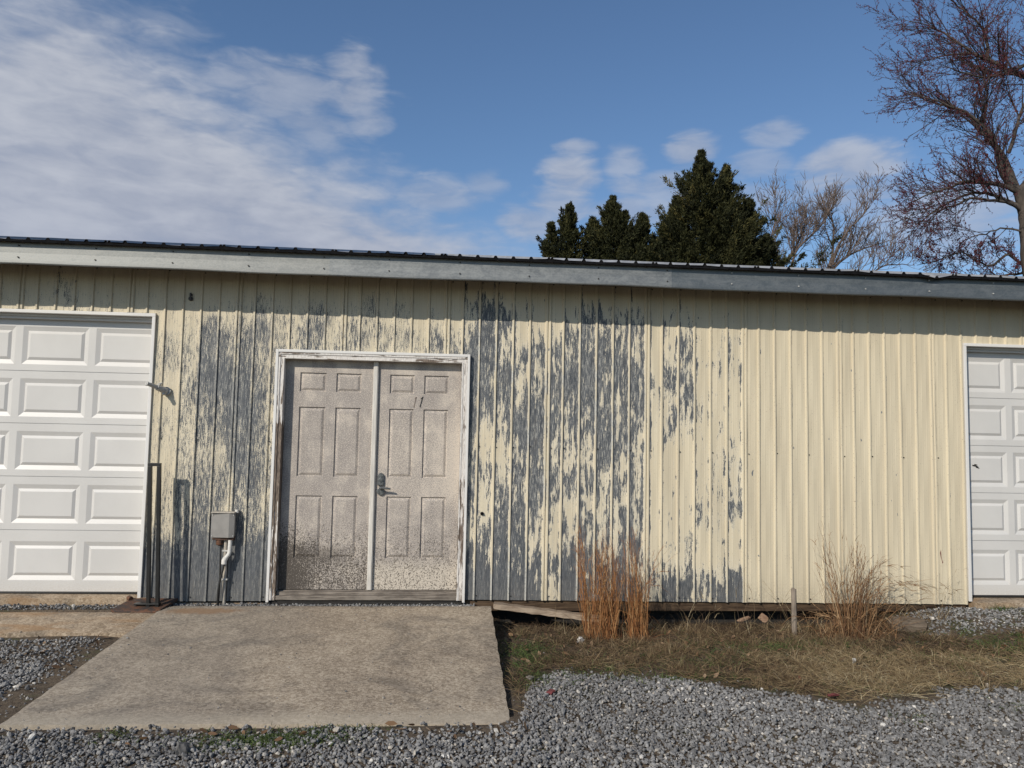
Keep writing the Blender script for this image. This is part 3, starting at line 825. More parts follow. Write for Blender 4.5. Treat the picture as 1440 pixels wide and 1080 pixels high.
sets = [scatter(72000, -2.9, 4.6, -3.75, -1.45, .0055, .019), scatter(12000, -4.6, -2.25, -2.7, -.04, .006, .019), scatter(19000, 3.8, 6.6, -3.6, .0, .006, .019),
        scatter(2200, -2.5, .3, -.113, .01, .006, .015), scatter(9000, -7.5, 9, -5.4, -3.75, .014, .03), scatter(2500, -7.5, -4.6, -3.75, -.04, .012, .026), scatter(3200, 6.6, 9, -3.75, .0, .012, .026), scatter(4500, -4.8, -2.9, -3.75, -2.6, .01, .022)]
px = np.concatenate([a[0] for a in sets]); py = np.concatenate([a[1] for a in sets]); ss_ = np.concatenate([a[2] for a in sets])
# strays over soil, grass edge and slabs
m = 900
sx = rng.uniform(-4.5, 6, m); sy = rng.uniform(-2.75, -.2, m); k_ = ~in_slab(sx, sy, .02) & ~((sx < -2.28) & (sy > -.85)); px = np.concatenate([px, sx[k_]]); py = np.concatenate([py, sy[k_]]); ss_ = np.concatenate([ss_, rng.uniform(.005, .012, k_.sum())])
v, z = stones(px, py, ss_)
lift = ss_ * rng.uniform(-.15, .55, len(px)) + .010 * rng.uniform(0, 1, len(px)) * gravel_density(px, py)
v[:, :, 0] += px[:, None]; v[:, :, 1] += py[:, None]; v[:, :, 2] += (z + lift)[:, None]
# grit lying on the slab and paths
m = 420
sx = np.concatenate([rng.uniform(-2.25, .38, m), rng.uniform(-4.6, -2.35, 120)]); sy = np.concatenate([-.13 - 2.42 * rng.beta(.8, .8, m), rng.uniform(-.79, -.26, 120)])
near = rng.uniform(0, 1, len(sx)) < np.where(sx < -2.3, 1, .25 + .75 * ((sy > -.3) | (sy < -2.35) | (sx < -2.1)))
sx, sy = sx[near], sy[near]; s2 = rng.uniform(.002, .0065, len(sx)) * np.where(rng.uniform(0, 1, len(sx)) < .06, 2, 1)
v2, _ = stones(sx, sy, s2)
t_ = (-.115 - sy) / 2.5; zs = np.where(sx < -2.3, .08 - (-.245 - sy) * .07, .106 - t_ * .103)
v2[:, :, 0] += sx[:, None]; v2[:, :, 1] += sy[:, None]; v2[:, :, 2] += (zs + s2 * .35)[:, None]
v = np.concatenate([v, v2]); n = len(v)
tone = np.clip(rng.normal(.45, .20, n), 0, 1); tone[rng.uniform(0, 1, n) < .006] = 1.; tone[rng.uniform(0, 1, n) < .04] = .94
tone = np.clip(tone + .10 * wob(v[:, 0, 0], v[:, 0, 1], 1.5), 0, 1)
F = (np.arange(n)[:, None, None] * 12 + IF[None]).reshape(-1, 3)
M_gravel = mat_tone('crushed_stone', [(0, (.075, .072, .070)), (.3, (.145, .142, .140)), (.55, (.218, .215, .212)), (.80, (.29, .286, .28)), (.94, (.38, .34, .285)), (1, (.60, .575, .53))], .75, .35, noise=60)[0]
o = np_mesh('gravel', v.reshape(-1, 3), F, M_gravel, {'tone': np.repeat(tone, 12)}); tag(o, kind='stuff')
print('stones', n)

# ---- grass: ribbons bent over their length
def ribbons(base, direc, length, width, droop, tone, seg=3, curl=0.):
    """base (n,3), direc (n,3) unit, droop: how far the tip sinks (fraction of length)"""
    n = len(base); t = np.linspace(0, 1, seg + 1)
    side = np.cross(direc, np.array([0, 0, 1.])); side /= np.linalg.norm(side, axis=1, keepdims=True) + 1e-9
    ang = rng.uniform(0, 2 * np.pi, n); up = np.cross(side, direc)
    wdir = side * np.cos(ang)[:, None] + up * np.sin(ang)[:, None]
    pts = base[:, None, :] + direc[:, None, :] * (length[:, None] * t[None])[:, :, None]
    pts[:, :, 2] -= (droop * length)[:, None] * t[None] ** 2
    if curl: pts += (side * (length * rng.normal(0, curl, n))[:, None])[:, None, :] * (t ** 2)[None, :, None]
    wv = (width[:, None] * (1 - t[None] * .75))[:, :, None] * wdir[:, None, :] * .5
    V = np.stack([pts - wv, pts + wv], 2).reshape(n, -1, 3)
    k = (seg + 1) * 2
    q = np.array([(2 * i, 2 * i + 1, 2 * i + 3, 2 * i + 2) for i in range(seg)])
    F = (np.arange(n)[:, None, None] * k + q[None]).reshape(-1, 4)
    return V.reshape(-1, 3), F, np.repeat(tone, k)
def merge(parts):
    V, F, T = [], [], []; o = 0
    for a, b_, c in parts: V.append(a); F.append(b_ + o); T.append(c); o += len(a)
    return np.concatenate(V), np.concatenate(F), np.concatenate(T)
def unit(a): return a / (np.linalg.norm(a, axis=1, keepdims=True) + 1e-9)
STRAW = [(0, (.045, .030, .020)), (.3, (.11, .072, .042)), (.55, (.20, .145, .078)), (.8, (.30, .235, .135)), (1, (.42, .36, .24))]
M_straw = mat_tone('dead_straw', STRAW, .8, .2)[0]
M_green = mat_tone('green_grass_blades', [(0, (.020, .030, .010)), (.5, (.055, .085, .022)), (1, (.13, .155, .05))], .7, .25)[0]
M_broom = mat_tone('broom_straw', [(0, (.085, .034, .014)), (.4, (.215, .088, .030)), (.75, (.33, .160, .062)), (1, (.42, .27, .13))], .75, .2)[0]

M_brown = mat_tone('brown_straw', [(0, (.07, .033, .016)), (.4, (.155, .080, .036)), (.75, (.25, .150, .075)), (1, (.34, .24, .14))], .75, .2)[0]
def grass_zone(x, y):
    d = (x > .46) & (y < .13) & (y > -3.2)
    e = gravel_edge(x) + .10 * wob(x, y, 3.)
    w = sstep(y - e, -.05, .22) * d
    w *= 1 - sstep(x, 3.95, 4.3) * sstep(y, -.80, -.6)
    w *= 1 - sstep(x, 4.9, 6) * .2
    return w
GREEN = [(.62, -1.15, .24, .42, 1.), (.62, -1.72, .16, .22, .7), (1.0, -1.55, .4, .16, .5), (2.55, -.92, .50, .20, .9), (3.1, -.80, .3, .14, .6), (4.75, -.95, .55, .22, 1.), (5.6, -1.05, .6, .3, .9), (1.9, -1.30, .5, .25, .45), (1.75, -1.78, .4, .10, .6), (3.9, -1.35, .5, .2, .35), (2.75, -2.62, .12, .06, .7), (3.6, -2.5, .2, .1, .5), (4.2, -2.7, .2, .08, .5), (.45, -3.05, .1, .06, .4)]
def green_w(x, y):
    r = 0 * x
    for a, b_, c, d, s in GREEN: r = np.maximum(r, s * np.exp(-((x - a) / c) ** 2 - ((y - b_) / d) ** 2))
    return r
n = 120000
x = rng.uniform(.46, 7.2, n); y = rng.uniform(-2.9, .12, n)
thin = .35 + .65 * sstep(wob(x, y, 2.6) + .5 * wob(x, y + 4, 6.), -.45, .35)
k_ = rng.uniform(0, 1, n) < grass_zone(x, y) * thin * (1 - .85 * green_w(x, y)); x, y = x[k_], y[k_]; n = len(x)
z = ground_z(x, y)
az = rng.uniform(0, 2 * np.pi, n) ; el = np.abs(rng.normal(.16, .38, n))
front = sstep(-y, 1.0, 1.7)                       # paler, longer mat towards the drive
L = rng.uniform(.03, .12, n) * (1 + .5 * front)
dr_ = unit(np.stack([np.cos(az) * np.cos(el), np.sin(az) * np.cos(el), np.sin(el)], -1))
pale = sstep(x, 2.0, 2.7) * sstep(-y, .95, 1.35)
tn = np.clip(rng.normal(.30, .20, n) + .26 * pale + .24 * wob(x, y, 2.1) + .14 * wob(x + 9, y, 6.) - .17 * sstep(-y, .95, .35), 0, 1)
A = ribbons(np.stack([x, y, z + rng.uniform(.0, .022, n)], -1), dr_, L, rng.uniform(.0016, .0042, n), rng.uniform(.0, .9, n) * np.sin(el) + .02, tn, 3, .2)
# short standing tufts among the mat
n = 26000
cx = rng.uniform(.6, 6.8, 700); cy = rng.uniform(-2.45, -.25, 700); w = grass_zone(cx, cy) * (.4 + .6 * sstep(wob(cx, cy, 2.), -.3, .4)); kk = rng.uniform(0, 1, 700) < w; cx, cy = cx[kk], cy[kk]
j = rng.integers(0, len(cx), n); x = cx[j] + rng.normal(0, .028, n); y = cy[j] + rng.normal(0, .02, n); z = ground_z(x, y)
el = np.clip(rng.normal(.95, .3, n), .15, 1.5); az = rng.uniform(0, 2 * np.pi, n); L = rng.uniform(.04, .17, n)
dr_ = unit(np.stack([np.cos(az) * np.cos(el), np.sin(az) * np.cos(el), np.sin(el)], -1))
B = ribbons(np.stack([x, y, z], -1), dr_, L, rng.uniform(.0016, .003, n), rng.uniform(.1, .6, n), np.clip(rng.normal(.38, .2, n) + .22 * sstep(x, 2.0, 2.7) * sstep(-y, .95, 1.35), 0, 1), 4, .1)
# longer loose blades arching over the gap below the sheets
n = 650; x = rng.uniform(.9, 4.5, n); y = -.16 - .38 * rng.beta(1.2, 1.6, n); z = ground_z(x, y); el = np.clip(rng.normal(.95, .35, n), .2, 1.5); az = rng.uniform(0, 2 * np.pi, n)
dr_ = unit(np.stack([np.cos(az) * np.cos(el), .5 * np.sin(az) * np.cos(el), np.sin(el)], -1))
C_ = ribbons(np.stack([x, y, z], -1), dr_, rng.uniform(.10, .34, n), rng.uniform(.002, .004, n), rng.uniform(.1, .9, n), np.clip(rng.normal(.55, .22, n), 0, 1), 6, .12)
V, F, T = merge([A, B, ribbons(np.stack([x, y, z], -1), dr_, rng.uniform(.05, .12, n), rng.uniform(.002, .004, n), rng.uniform(.1, .9, n), np.clip(rng.normal(.3, .2, n), 0, 1), 3, .12)])
T0 = T; V2, F2, T2 = C_
# blades of unlike segment counts share one mesh: quads all the way
V, F, T = merge([(V, F, T0), (V2, F2, T2)])
o = np_mesh('dry_grass', V, F, M_straw, {'tone': T}); tag(o, kind='stuff'); print('straw', len(F))
# living grass and moss tufts
n = 110000
x = rng.uniform(.44, 6.6, n); y = rng.uniform(-3.1, -.3, n); w = np.maximum(green_w(x, y), .06 * grass_zone(x, y)); k_ = (rng.uniform(0, 1, n) < w * (.25 + sstep(wob(x, y, 7.), -.3, .3))) & (gravel_edge(x) < y + 1.2); x, y = x[k_], y[k_]
sl = rng.uniform(0, 1, 2600); x2 = rng.uniform(-2.0, .5, 2600); y2 = -2.66 - np.abs(rng.normal(0, .10, 2600)); g2 = sstep(wob(x2 * 1.3, y2, 2.4) + wob(x2, y2, 6.) * .4, .18, .5); k_ = sl < g2; x = np.concatenate([x, x2[k_]]); y = np.concatenate([y, y2[k_]])
x3 = rng.normal(-.85, .20, 2600); y3 = rng.normal(-2.84, .06, 2600); x = np.concatenate([x, x3]); y = np.concatenate([y, y3])
x4 = rng.normal(5.12, .06, 160); y4 = rng.normal(-.12, .03, 160); x = np.concatenate([x, x4]); y = np.concatenate([y, y4])
n = len(x); z = ground_z(x, y); el = np.clip(rng.normal(.75, .35, n), .1, 1.5); az = rng.uniform(0, 2 * np.pi, n)
short = np.where(y < -2.6, .45, 1.); L = rng.uniform(.025, .085, n) * short
dr_ = unit(np.stack([np.cos(az) * np.cos(el), np.sin(az) * np.cos(el), np.sin(el)], -1))
V, F, T = ribbons(np.stack([x, y, z + .012 * rng.uniform(0, 1, n)], -1), dr_, L, rng.uniform(.0026, .0052, n), rng.uniform(.1, .6, n), np.clip(rng.normal(.45, .22, n), 0, 1), 3, .12)
o = np_mesh('green_grass', V, F, M_green, {'tone': T}); tag(o, kind='stuff'); print('green', len(F))
# dead leaves caught in the grass
n = 760
x = rng.uniform(.5, 6.5, n); y = -.1 - 2.0 * rng.beta(1.2, 1.8, n); k_ = rng.uniform(0, 1, n) < grass_zone(x, y); x, y = x[k_], y[k_]
x = np.concatenate([x, rng.uniform(-2.9, -2.4, 26), rng.uniform(-1.6, .5, 30)]); y = np.concatenate([y, rng.uniform(-1.6, -.88, 26), rng.uniform(-2.9, -2.66, 30)]); n = len(x)
lv_ = np.array([(-1, 0, 0), (-.4, .42, .14), (.35, .36, .1), (1, 0, .16), (.4, -.38, .12), (-.45, -.4, .05)])
s_ = rng.uniform(.012, .034, n)
vv = np.einsum('nij,nkj->nki', rots(n, .5), lv_[None] * s_[:, None, None] * rng.uniform(.7, 1.2, (n, 6, 1)))
vv += np.stack([x, y, ground_z(x, y) + .014 + s_ * .2], -1)[:, None, :]
F = (np.arange(n)[:, None, None] * 6 + np.array([(0, 1, 2, 3), (0, 3, 4, 5)])[None]).reshape(-1, 4)
M_leaf = mat_tone('dead_leaf', [(0, (.06, .035, .02)), (.5, (.17, .10, .055)), (.85, (.30, .215, .14)), (1, (.20, .05, .035))], .8, .2)[0]
o = np_mesh('dead_leaves', vv.reshape(-1, 3), F, M_leaf, {'tone': np.repeat(np.clip(rng.normal(.45, .25, n), 0, 1), 6)}); tag(o, kind='stuff')

# ---- tall straw tufts against the wall: one thing each
def stems(name, label, specs, origin, mat=None, group='straw tufts along the wall', wm=1.):
    """specs: (count, base x, base y, spread x, spread y, tip x, tip y, tip z, tip spread x, tip spread z, bend, plume)"""
    parts = []
    for (cnt, bx, by, sx, sy, tx, ty, tz, ux, uz, bend, plume) in specs:
        x = bx + sx * rng.uniform(-1, 1, cnt); y = by + sy * rng.uniform(-1, 1, cnt); z = ground_z(x, y)
        tip = np.stack([tx + ux * rng.uniform(-1, 1, cnt) + (x - bx) * .6, ty + .08 * rng.normal(0, 1, cnt), np.maximum(.12, tz - uz * rng.beta(1.1, 1.4, cnt))], -1)
        base = np.stack([x, y, z - .01], -1); seg = 8; t = np.linspace(0, 1, seg + 1)
        d = tip - base; L = np.linalg.norm(d, axis=1)
        pts = base[:, None] + d[:, None] * t[None, :, None]
        bl = bend * rng.uniform(.3, 1.3, cnt)                        # arc: straight up first, then over
        pts[:, :, 0] -= (np.sign(d[:, 0]) * np.abs(d[:, 0]) * .55)[:, None] * (np.sin(np.pi * t) * .6)[None] * np.minimum(1, bl)[:, None]
        pts[:, :, 2] += (L * .28 * bl)[:, None] * (np.sin(np.pi * t ** .9))[None]
        sway = rng.normal(0, .022, cnt); kink = rng.normal(0, .035, cnt) * (rng.uniform(0, 1, cnt) < .35)
        pts[:, :, 0] += sway[:, None] * np.sin(np.pi * t)[None] + kink[:, None] * np.clip(t - .55, 0, 1)[None] * 2
        pts[:, :, 1] += rng.normal(0, .02, cnt)[:, None] * np.sin(np.pi * t)[None]
        broken = rng.uniform(0, 1, cnt) < .10                         # a few stems have snapped and hang down
        pts[:, :, 2] -= (broken * L * 1.1)[:, None] * np.clip(t - .5, 0, 1)[None] * 1.2
        pts[:, :, 0] += (broken * rng.normal(0, .35, cnt) * L)[:, None] * np.clip(t - .5, 0, 1)[None]
        pts += rng.normal(0, .006, pts.shape) * t[None, :, None]
        w = rng.uniform(.0022, .0046, cnt) * wm
        ang = rng.uniform(-.7, .7, cnt); wd = np.stack([np.cos(ang), np.sin(ang), 0 * ang], -1)
        wv = (w[:, None] * (1 - .7 * t[None]))[:, :, None] * wd[:, None] * .5
        k = (seg + 1) * 2
        V = np.stack([pts - wv, pts + wv], 2).reshape(-1, 3)
        F = (np.arange(cnt)[:, None, None] * k + np.array([(2 * i, 2 * i + 1, 2 * i + 3, 2 * i + 2) for i in range(seg)])[None]).reshape(-1, 4)
        parts.append((V, F, np.repeat(np.clip(rng.normal(.42, .30, cnt), 0, 1), k)))
        # leaves and seed tufts hanging from the upper stem
        m = int(cnt * plume); j = rng.integers(0, cnt, m); q = rng.integers(2, seg + 1, m)
        b = pts[j, q]; dirn = unit(pts[j, q] - pts[j, q - 1] + rng.normal(0, .018, (m, 3)))
        parts.append(ribbons(b, dirn, rng.uniform(.03, .15, m), rng.uniform(.002, .0045, m) * wm, rng.uniform(.0, .7, m), np.clip(rng.normal(.6, .2, m), 0, 1), 3, .15))
        # old leaves matted at the foot
        m = int(cnt * 2.6); j = rng.integers(0, cnt, m); a = rng.uniform(0, 6.28, m); e = rng.uniform(-.1, 1.35, m)
        parts.append(ribbons(base[j] + rng.normal(0, .045, (m, 3)) * [1.3, 1, .4], np.stack([np.cos(a) * np.cos(e), np.sin(a) * np.cos(e), np.sin(e)], -1), rng.uniform(.06, .26, m), rng.uniform(.0018, .004, m), rng.uniform(.2, 1., m), np.clip(rng.normal(.22, .2, m), 0, 1), 4, .15))
    V, F, T = merge(parts)
    o = np_mesh(name, V, F, mat or M_broom, {'tone': T}, origin=origin); return tag(o, label, 'dry grass', group)
stems('dry_grass_clump', 'broad upright orange-brown straw tuft, the tallest and thickest along the wall',
      [(96, 1.33, -.58, .13, .10, 1.36, -.46, .72, .15, .50, .10, 4.), (72, 1.36, -.55, .08, .08, 1.36, -.44, .78, .07, .35, .06, 4.), (34, 1.22, -.55, .03, .05, 1.16, -.42, .90, .03, .42, .05, 7.), (24, 1.40, -.55, .05, .05, 1.47, -.42, .72, .05, .4, .2, 5.)], (1.35, -.56, -.06))
stems('dry_grass_clump', 'narrow upright orange-brown straw tuft just right of the broad one',
      [(56, 1.63, -.55, .08, .08, 1.63, -.42, .66, .08, .50, .08, 4.), (36, 1.64, -.52, .05, .06, 1.60, -.40, .80, .035, .3, .06, 5.), (14, 1.66, -.5, .06, .05, 1.86, -.35, .72, .12, .45, .6, 4.)], (1.63, -.53, -.06))
stems('dry_grass_clump', 'loose brown straw tuft fanning to the right before the sound cream panels',
      [(46, 3.40, -.60, .13, .07, 3.50, -.42, .50, .20, .36, .35, 4.), (22, 3.38, -.58, .04, .05, 3.29, -.42, .90, .025, .40, .10, 6.), (30, 3.45, -.58, .06, .05, 3.60, -.40, .72, .07, .25, .35, 6.), (26, 3.50, -.58, .06, .05, 3.80, -.40, .60, .10, .22, .6, 6.),
       (34, 3.55, -.56, .08, .06, 4.02, -.40, .40, .22, .25, .9, 5.), (26, 3.60, -.55, .06, .05, 4.28, -.38, .38, .10, .10, 1.25, 6.), (120, 3.5, -.6, .34, .09, 3.55, -.5, .18, .45, .2, .4, 2.5)], (3.45, -.6, -.06), M_brown, wm=1.35)
weed = 'thin dead weeds along the wall foot'
stems('dry_weed', 'thin hooked dead weed just left of the wooden stake', [(5, 2.62, -.40, .05, .03, 2.66, -.32, .46, .10, .3, .6, 2.)], (2.62, -.4, -.06), M_straw, weed)
stems('dry_weed', 'sparse dead weed under the grey-footed panels left of the stake', [(9, 2.2, -.36, .16, .04, 2.25, -.3, .30, .2, .2, .5, 2.)], (2.2, -.36, -.06), M_straw, weed)
stems('dry_weed', 'wispy dead weed between the wooden stake and the fanning straw tuft', [(8, 3.08, -.46, .10, .04, 2.95, -.3, .42, .15, .3, .3, 2.)], (3.08, -.46, -.06), M_straw, weed)
stems('dry_weed', 'slanting dead weed nearest the right garage door', [(6, 4.42, -.30, .04, .03, 4.62, -.22, .48, .08, .2, .1, 3.)], (4.42, -.3, -.02), M_straw, weed)

# ================================================================== things at the wall and on the ground
# electrical box with its conduits
eb = empty('electrical_box', (-1.85, 0, .1), 'small grey plastic electrical box with bent conduit on the bared wall', 'electrical box')
mb = MB(); mb.box(-1.948, -1.762, -.082, -.016, .668, .870); mb.build('box_body', M_box, eb, bevel=.006)
mb = MB(); mb.add([(-1.952, -.0825, .664), (-1.800, -.100, .664), (-1.757, -.0825, .664), (-1.952, -.0825, .868), (-1.800, -.100, .868), (-1.757, -.0825, .868), (-1.80, -.0822, .664), (-1.80, -.0822, .868)],
                  [(0, 1, 4, 3), (1, 2, 5, 4), (3, 4, 5, 7), (0, 6, 2, 1), (0, 3, 7, 6), (6, 7, 5, 2)]); mb.build('cover', M_box, eb, bevel=.002)
mb = MB(); mb.box(-1.953, -1.757, -.104, -.010, .8705, .880); mb.build('lid_lip', M_pvc, eb, bevel=.003)
mb = MB(); mb.tube([(-1.755, -.03, .868), (-1.755, -.03, .895)], .016, 10); mb.build('plug', M_pvcw, eb)
mb = MB(); mb.box(-1.94, -1.765, -.075, -.012, .640, .6675); mb.tube([(-1.885, -.045, .64), (-1.885, -.045, .60)], .028, 10); mb.tube([(-1.90, -.05, .615), (-1.875, -.05, .605)], .02, 8); mb.build('bracket', M_rust, eb, bevel=.003)
mb = MB(); mb.tube([(-1.836, -.030, .64), (-1.834, -.030, .35), (-1.832, -.030, .06)], .0165, 12); mb.build('conduit', M_pvc, eb)
mb = MB(); mb.tube([(-1.792, -.062, .642), (-1.794, -.062, .545), (-1.800, -.063, .52), (-1.818, -.066, .497), (-1.828, -.067, .485)], .0175, 12); mb.tube([(-1.822, -.0665, .492), (-1.833, -.068, .470), (-1.8345, -.068, .440)], .0225, 12); mb.build('elbow_conduit', M_pvcw, eb)
mb = MB(); mb.tube([(-1.832, -.068, .448), (-1.838, -.072, .40), (-1.856, -.078, .32), (-1.868, -.078, .23), (-1.872, -.074, .14), (-1.872, -.07, .06)], .0085, 8)
mb.tube([(-1.872, -.05, .62), (-1.870, -.05, .45), (-1.866, -.052, .33), (-1.872, -.05, .06)], .0075, 8); mb.build('cable', M_cable, eb)

for zz in (.30, .54):
    mb = MB(); mb.box(-1.862, -1.806, -.050, -.008, zz, zz + .014); mb.build('strap', M_steel, eb, bevel=.002)
for xx, zz in ((-1.94, .679), (-1.94, .853), (-1.768, .679), (-1.768, .853)):
    mb = MB(); mb.tube([(xx, -.0885, zz), (xx, -.080, zz)], .005, 8); mb.build('screw', M_steel, eb)
# wall tap
tp = empty('wall_tap', (-2.40, 0, 1.905), 'dull metal frost-proof tap sticking out beside the left garage door', 'tap')
mb = MB(); mb.tube([(-2.40, -.014, 1.900), (-2.40, -.024, 1.902)], .038, 14); mb.build('flange', M_steel, tp)
mb = MB(); mb.tube([(-2.40, -.022, 1.902), (-2.425, -.062, 1.915), (-2.45, -.100, 1.928)], [.030, .028, .025], 12)
mb.tube([(-2.45, -.100, 1.928), (-2.475, -.145, 1.940), (-2.502, -.195, 1.953)], [.0195, .0175, .0165], 12); mb.tube([(-2.500, -.192, 1.952), (-2.503, -.197, 1.934)], .009, 8)
mb.build('spout', M_steel, tp)
mb = MB(); mb.tube([(-2.428, -.066, 1.935), (-2.432, -.072, 1.958)], .006, 8); mb.tube([(-2.432, -.072, 1.958), (-2.433, -.074, 1.966)], .020, 10); mb.build('handle', M_steel, tp)
mb = MB(); mb.tube([(-2.41, -.045, 1.885), (-2.405, -.05, 1.868)], .014, 9); mb.build('drain_nut', M_steel, tp)

# black stand leaning at the garage jamb
st = empty('sign_stand', (-2.44, -.14, .10), 'black steel upright frame on a rusty flat base by the garage jamb', 'stand')
def lean(x, z): return x + (1.288 - z) * .038
fr = MB(); ysd = -.20; w = .017
for xx in (-2.4345, -2.3615):
    for (a, b_) in ((.11, 1.262),):
        vs = [(lean(xx, zz) + dx, ysd + dy, zz) for zz in (a, b_) for dx, dy in ((-w * .8, -w), (w * .8, -w), (w * .8, w), (-w * .8, w))]
        fr.add(vs, [(3, 2, 1, 0), (4, 5, 6, 7)] + [(i, (i + 1) % 4, 4 + (i + 1) % 4, 4 + i) for i in range(4)])
fr.box(lean(-2.4481, 1.28), lean(-2.3479, 1.28), ysd - w - .0005, ysd + w + .0005, 1.2622, 1.289)
fr.build('frame', M_blackmetal, st, bevel=.002)
pl_ = MB()
top = [(-2.655, -.275, .105), (-2.275, -.265, .098), (-2.205, -.045, .150), (-2.580, -.050, .150)]
bot = [(a, b_, c - .020) for a, b_, c in top]
pl_.add(top + bot, [(0, 1, 2, 3), (7, 6, 5, 4)] + [(i, (i + 4), 4 + (i + 1) % 4, (i + 1) % 4) for i in range(4)])
pl_.build('base_plate', M_rust, st, bevel=.004)
pl_ = MB(); pl_.box(-2.50, -2.30, -.225, -.165, .127, .140); pl_.build('foot_channel', M_blackmetal, st, bevel=.003)
pl_ = MB(); pl_.tube([(-2.64, -.272, .088), (-2.40, -.276, .084), (-2.29, -.272, .083)], [.017, .015, .012], 8); pl_.tube([(-2.60, -.06, .155), (-2.57, -.09, .15)], .022, 7); pl_.build('edge_roll', M_rust, st)

# stake, plank, block, broken boards, bits
mb = MB(); prof = []
mb.tube([(3.005, -.45, -.12), (3.004, -.45, .10), (3.000, -.45, .318)], [.0235, .0225, .0215], 10)
mb.tube([(3.000, -.45, .318), (3.002, -.452, .324)], [.0215, .012], 10)
o = mb.build('stake', mat_wood('grey_stake_wood', (.13, .105, .085), (.27, .225, .18), 2), None, (3.0, -.45, -.05)); tag(o, 'weathered round grey wooden stake standing in front of the cream wall', 'stake')
mb = MB(); A = Vector((.47, -.045, .096)); Bv = Vector((1.42, -.185, .005)); ax = (Bv - A).normalized(); sd = ax.cross(Vector((0, 0, 1))).normalized(); upv = sd.cross(ax)
N = 14; vs = []
for i in range(N + 1):
    c = A.lerp(Bv, i / N); hw = .055 + .004 * math.sin(i * 1.7); hh = .021 + .003 * math.sin(i * 2.9)
    vs += [c - sd * hw - upv * hh, c + sd * hw - upv * hh, c + sd * (hw - .006) + upv * hh, c - sd * (hw - .003) + upv * hh]
mb.add(vs, [(4 * i + j, 4 * i + (j + 1) % 4, 4 * i + 4 + (j + 1) % 4, 4 * i + 4 + j) for i in range(N) for j in range(4)] + [(0, 3, 2, 1), (4 * N, 4 * N + 1, 4 * N + 2, 4 * N + 3)])
o = mb.build('plank', mat_wood('weathered_plank', (.17, .125, .09), (.32, .255, .19), 0, .7), None, (.47, -.045, .05), bevel=.003); tag(o, 'weathered plank sloping from the slab corner into the straw', 'plank')
def chunk(name, label, cat, c, size, rz, mat, seed, ry=0., sub=2, rough=.12, group=None):
    r = random.Random(seed); bm = bmesh.new(); bmesh.ops.create_cube(bm, size=1)
    bmesh.ops.subdivide_edges(bm, edges=bm.edges, cuts=sub, use_grid_fill=True)
    for v in bm.verts:
        k = v.co.length; v.co *= (1 - .18 * max(0, k - .6) / .27)
        v.co += Vector([r.uniform(-1, 1) * rough * .5 for _ in range(3)])
    M = Matrix.Translation(c) @ Matrix.Rotation(rz, 4, 'Z') @ Matrix.Rotation(ry, 4, 'Y') @ Matrix.Diagonal((*size, 1))
    bmesh.ops.transform(bm, matrix=M, verts=bm.verts)
    me = bpy.data.meshes.new(name); bm.to_mesh(me); bm.free()
    return tag(link_mesh(name, me, mat, None, c), label, cat, group)
M_block = mat_wood('weathered_block_wood', (.085, .066, .05), (.19, .15, .112), 0, .8)
chunk('wood_block', 'weathered grey-brown wood block half buried in straw near the right garage door', 'wood block', (4.02, -.44, .020), (.30, .13, .12), R(-8), M_block, 3, R(4), 3, .07)
M_board = mat_wood('broken_board', (.17, .10, .065), (.30, .20, .135), 0)
chunk('broken_board', 'reddish scrap of broken board lying flat under the wall left of the stake', 'board', (2.66, -.20, .012), (.13, .04, .018), R(20), M_board, 5, R(-12), 2, .1)
chunk('broken_board', 'pale split board scrap standing on edge close left of the stake', 'board', (2.83, -.22, .025), (.075, .025, .06), R(-15), M_board, 6, R(35), 2, .12)
M_litter = simple('white_litter', (.52, .49, .45), .6, 0, .15, (60, 60, 60))
chunk('litter', 'crumpled white scrap in front of the broad straw tuft', 'litter', (1.115, -.74, -.035), (.055, .022, .042), .5, M_litter, 8, .5, 2, .55, 'white litter in the grass')
chunk('litter', 'small white scrap in the pale dead grass below the fanning tuft', 'litter', (2.98, -1.47, .005), (.042, .018, .022), 1.2, M_litter, 9, .6, 2, .55, 'white litter in the grass')
chunk('litter', 'tiny white scrap at the gravel edge right of the wood block', 'litter', (4.30, -.36, .055), (.03, .02, .025), 2., M_litter, 10, .2, 2, .3, 'white litter in the grass')
M_red = simple('dull_red_scrap', (.16, .035, .035), .7, 0, .2, (60, 60, 60))
chunk('red_scrap', 'dull red scrap on the gravel edge below the pale grass', 'litter', (2.42, -2.26, .015), (.075, .03, .012), .3, M_red, 12, 0, 2, .2)
chunk('red_scrap', 'dark red scrap on the soil beside the slab corner', 'litter', (.69, -2.12, .0), (.06, .04, .02), 1.0, M_red, 13, 0, 2, .2)
mb = MB(); Mx = Matrix.Translation((-3.43, -.15, .085)) @ Matrix.Rotation(R(14), 4, 'Z') @ Matrix.Rotation(R(-8), 4, 'Y')
mb.box(-.058, .058, -.016, .016, -.012, .012, 0, Mx); mb.box(-.05, .045, -.009, .009, .0122, .016, 0, Mx)
o = mb.build('rubber_strip', M_seal, None, (-3.43, -.15, .08), bevel=.003); tag(o, 'short black rubber strip lying on the stones below the left garage door', 'rubber strip')
M_stone = simple('dark_fieldstone', (.10, .097, .095), .8, 0, .25, (30, 30, 30), .3)
chunk('stone', 'dark rounded fieldstone among the gravel before the slab', 'stone', (-1.22, -2.98, .005), (.055, .05, .075), .3, M_stone, 21, .2, 3, .12)
chunk('stone', 'pale grey broken stone at the slab edge beside the soil', 'stone', (.60, -1.80, -.008), (.045, .035, .022), .9, simple('pale_stone', (.26, .235, .205), .8, 0, .2, (30, 30, 30), .3), 22, .1, 2, .2)

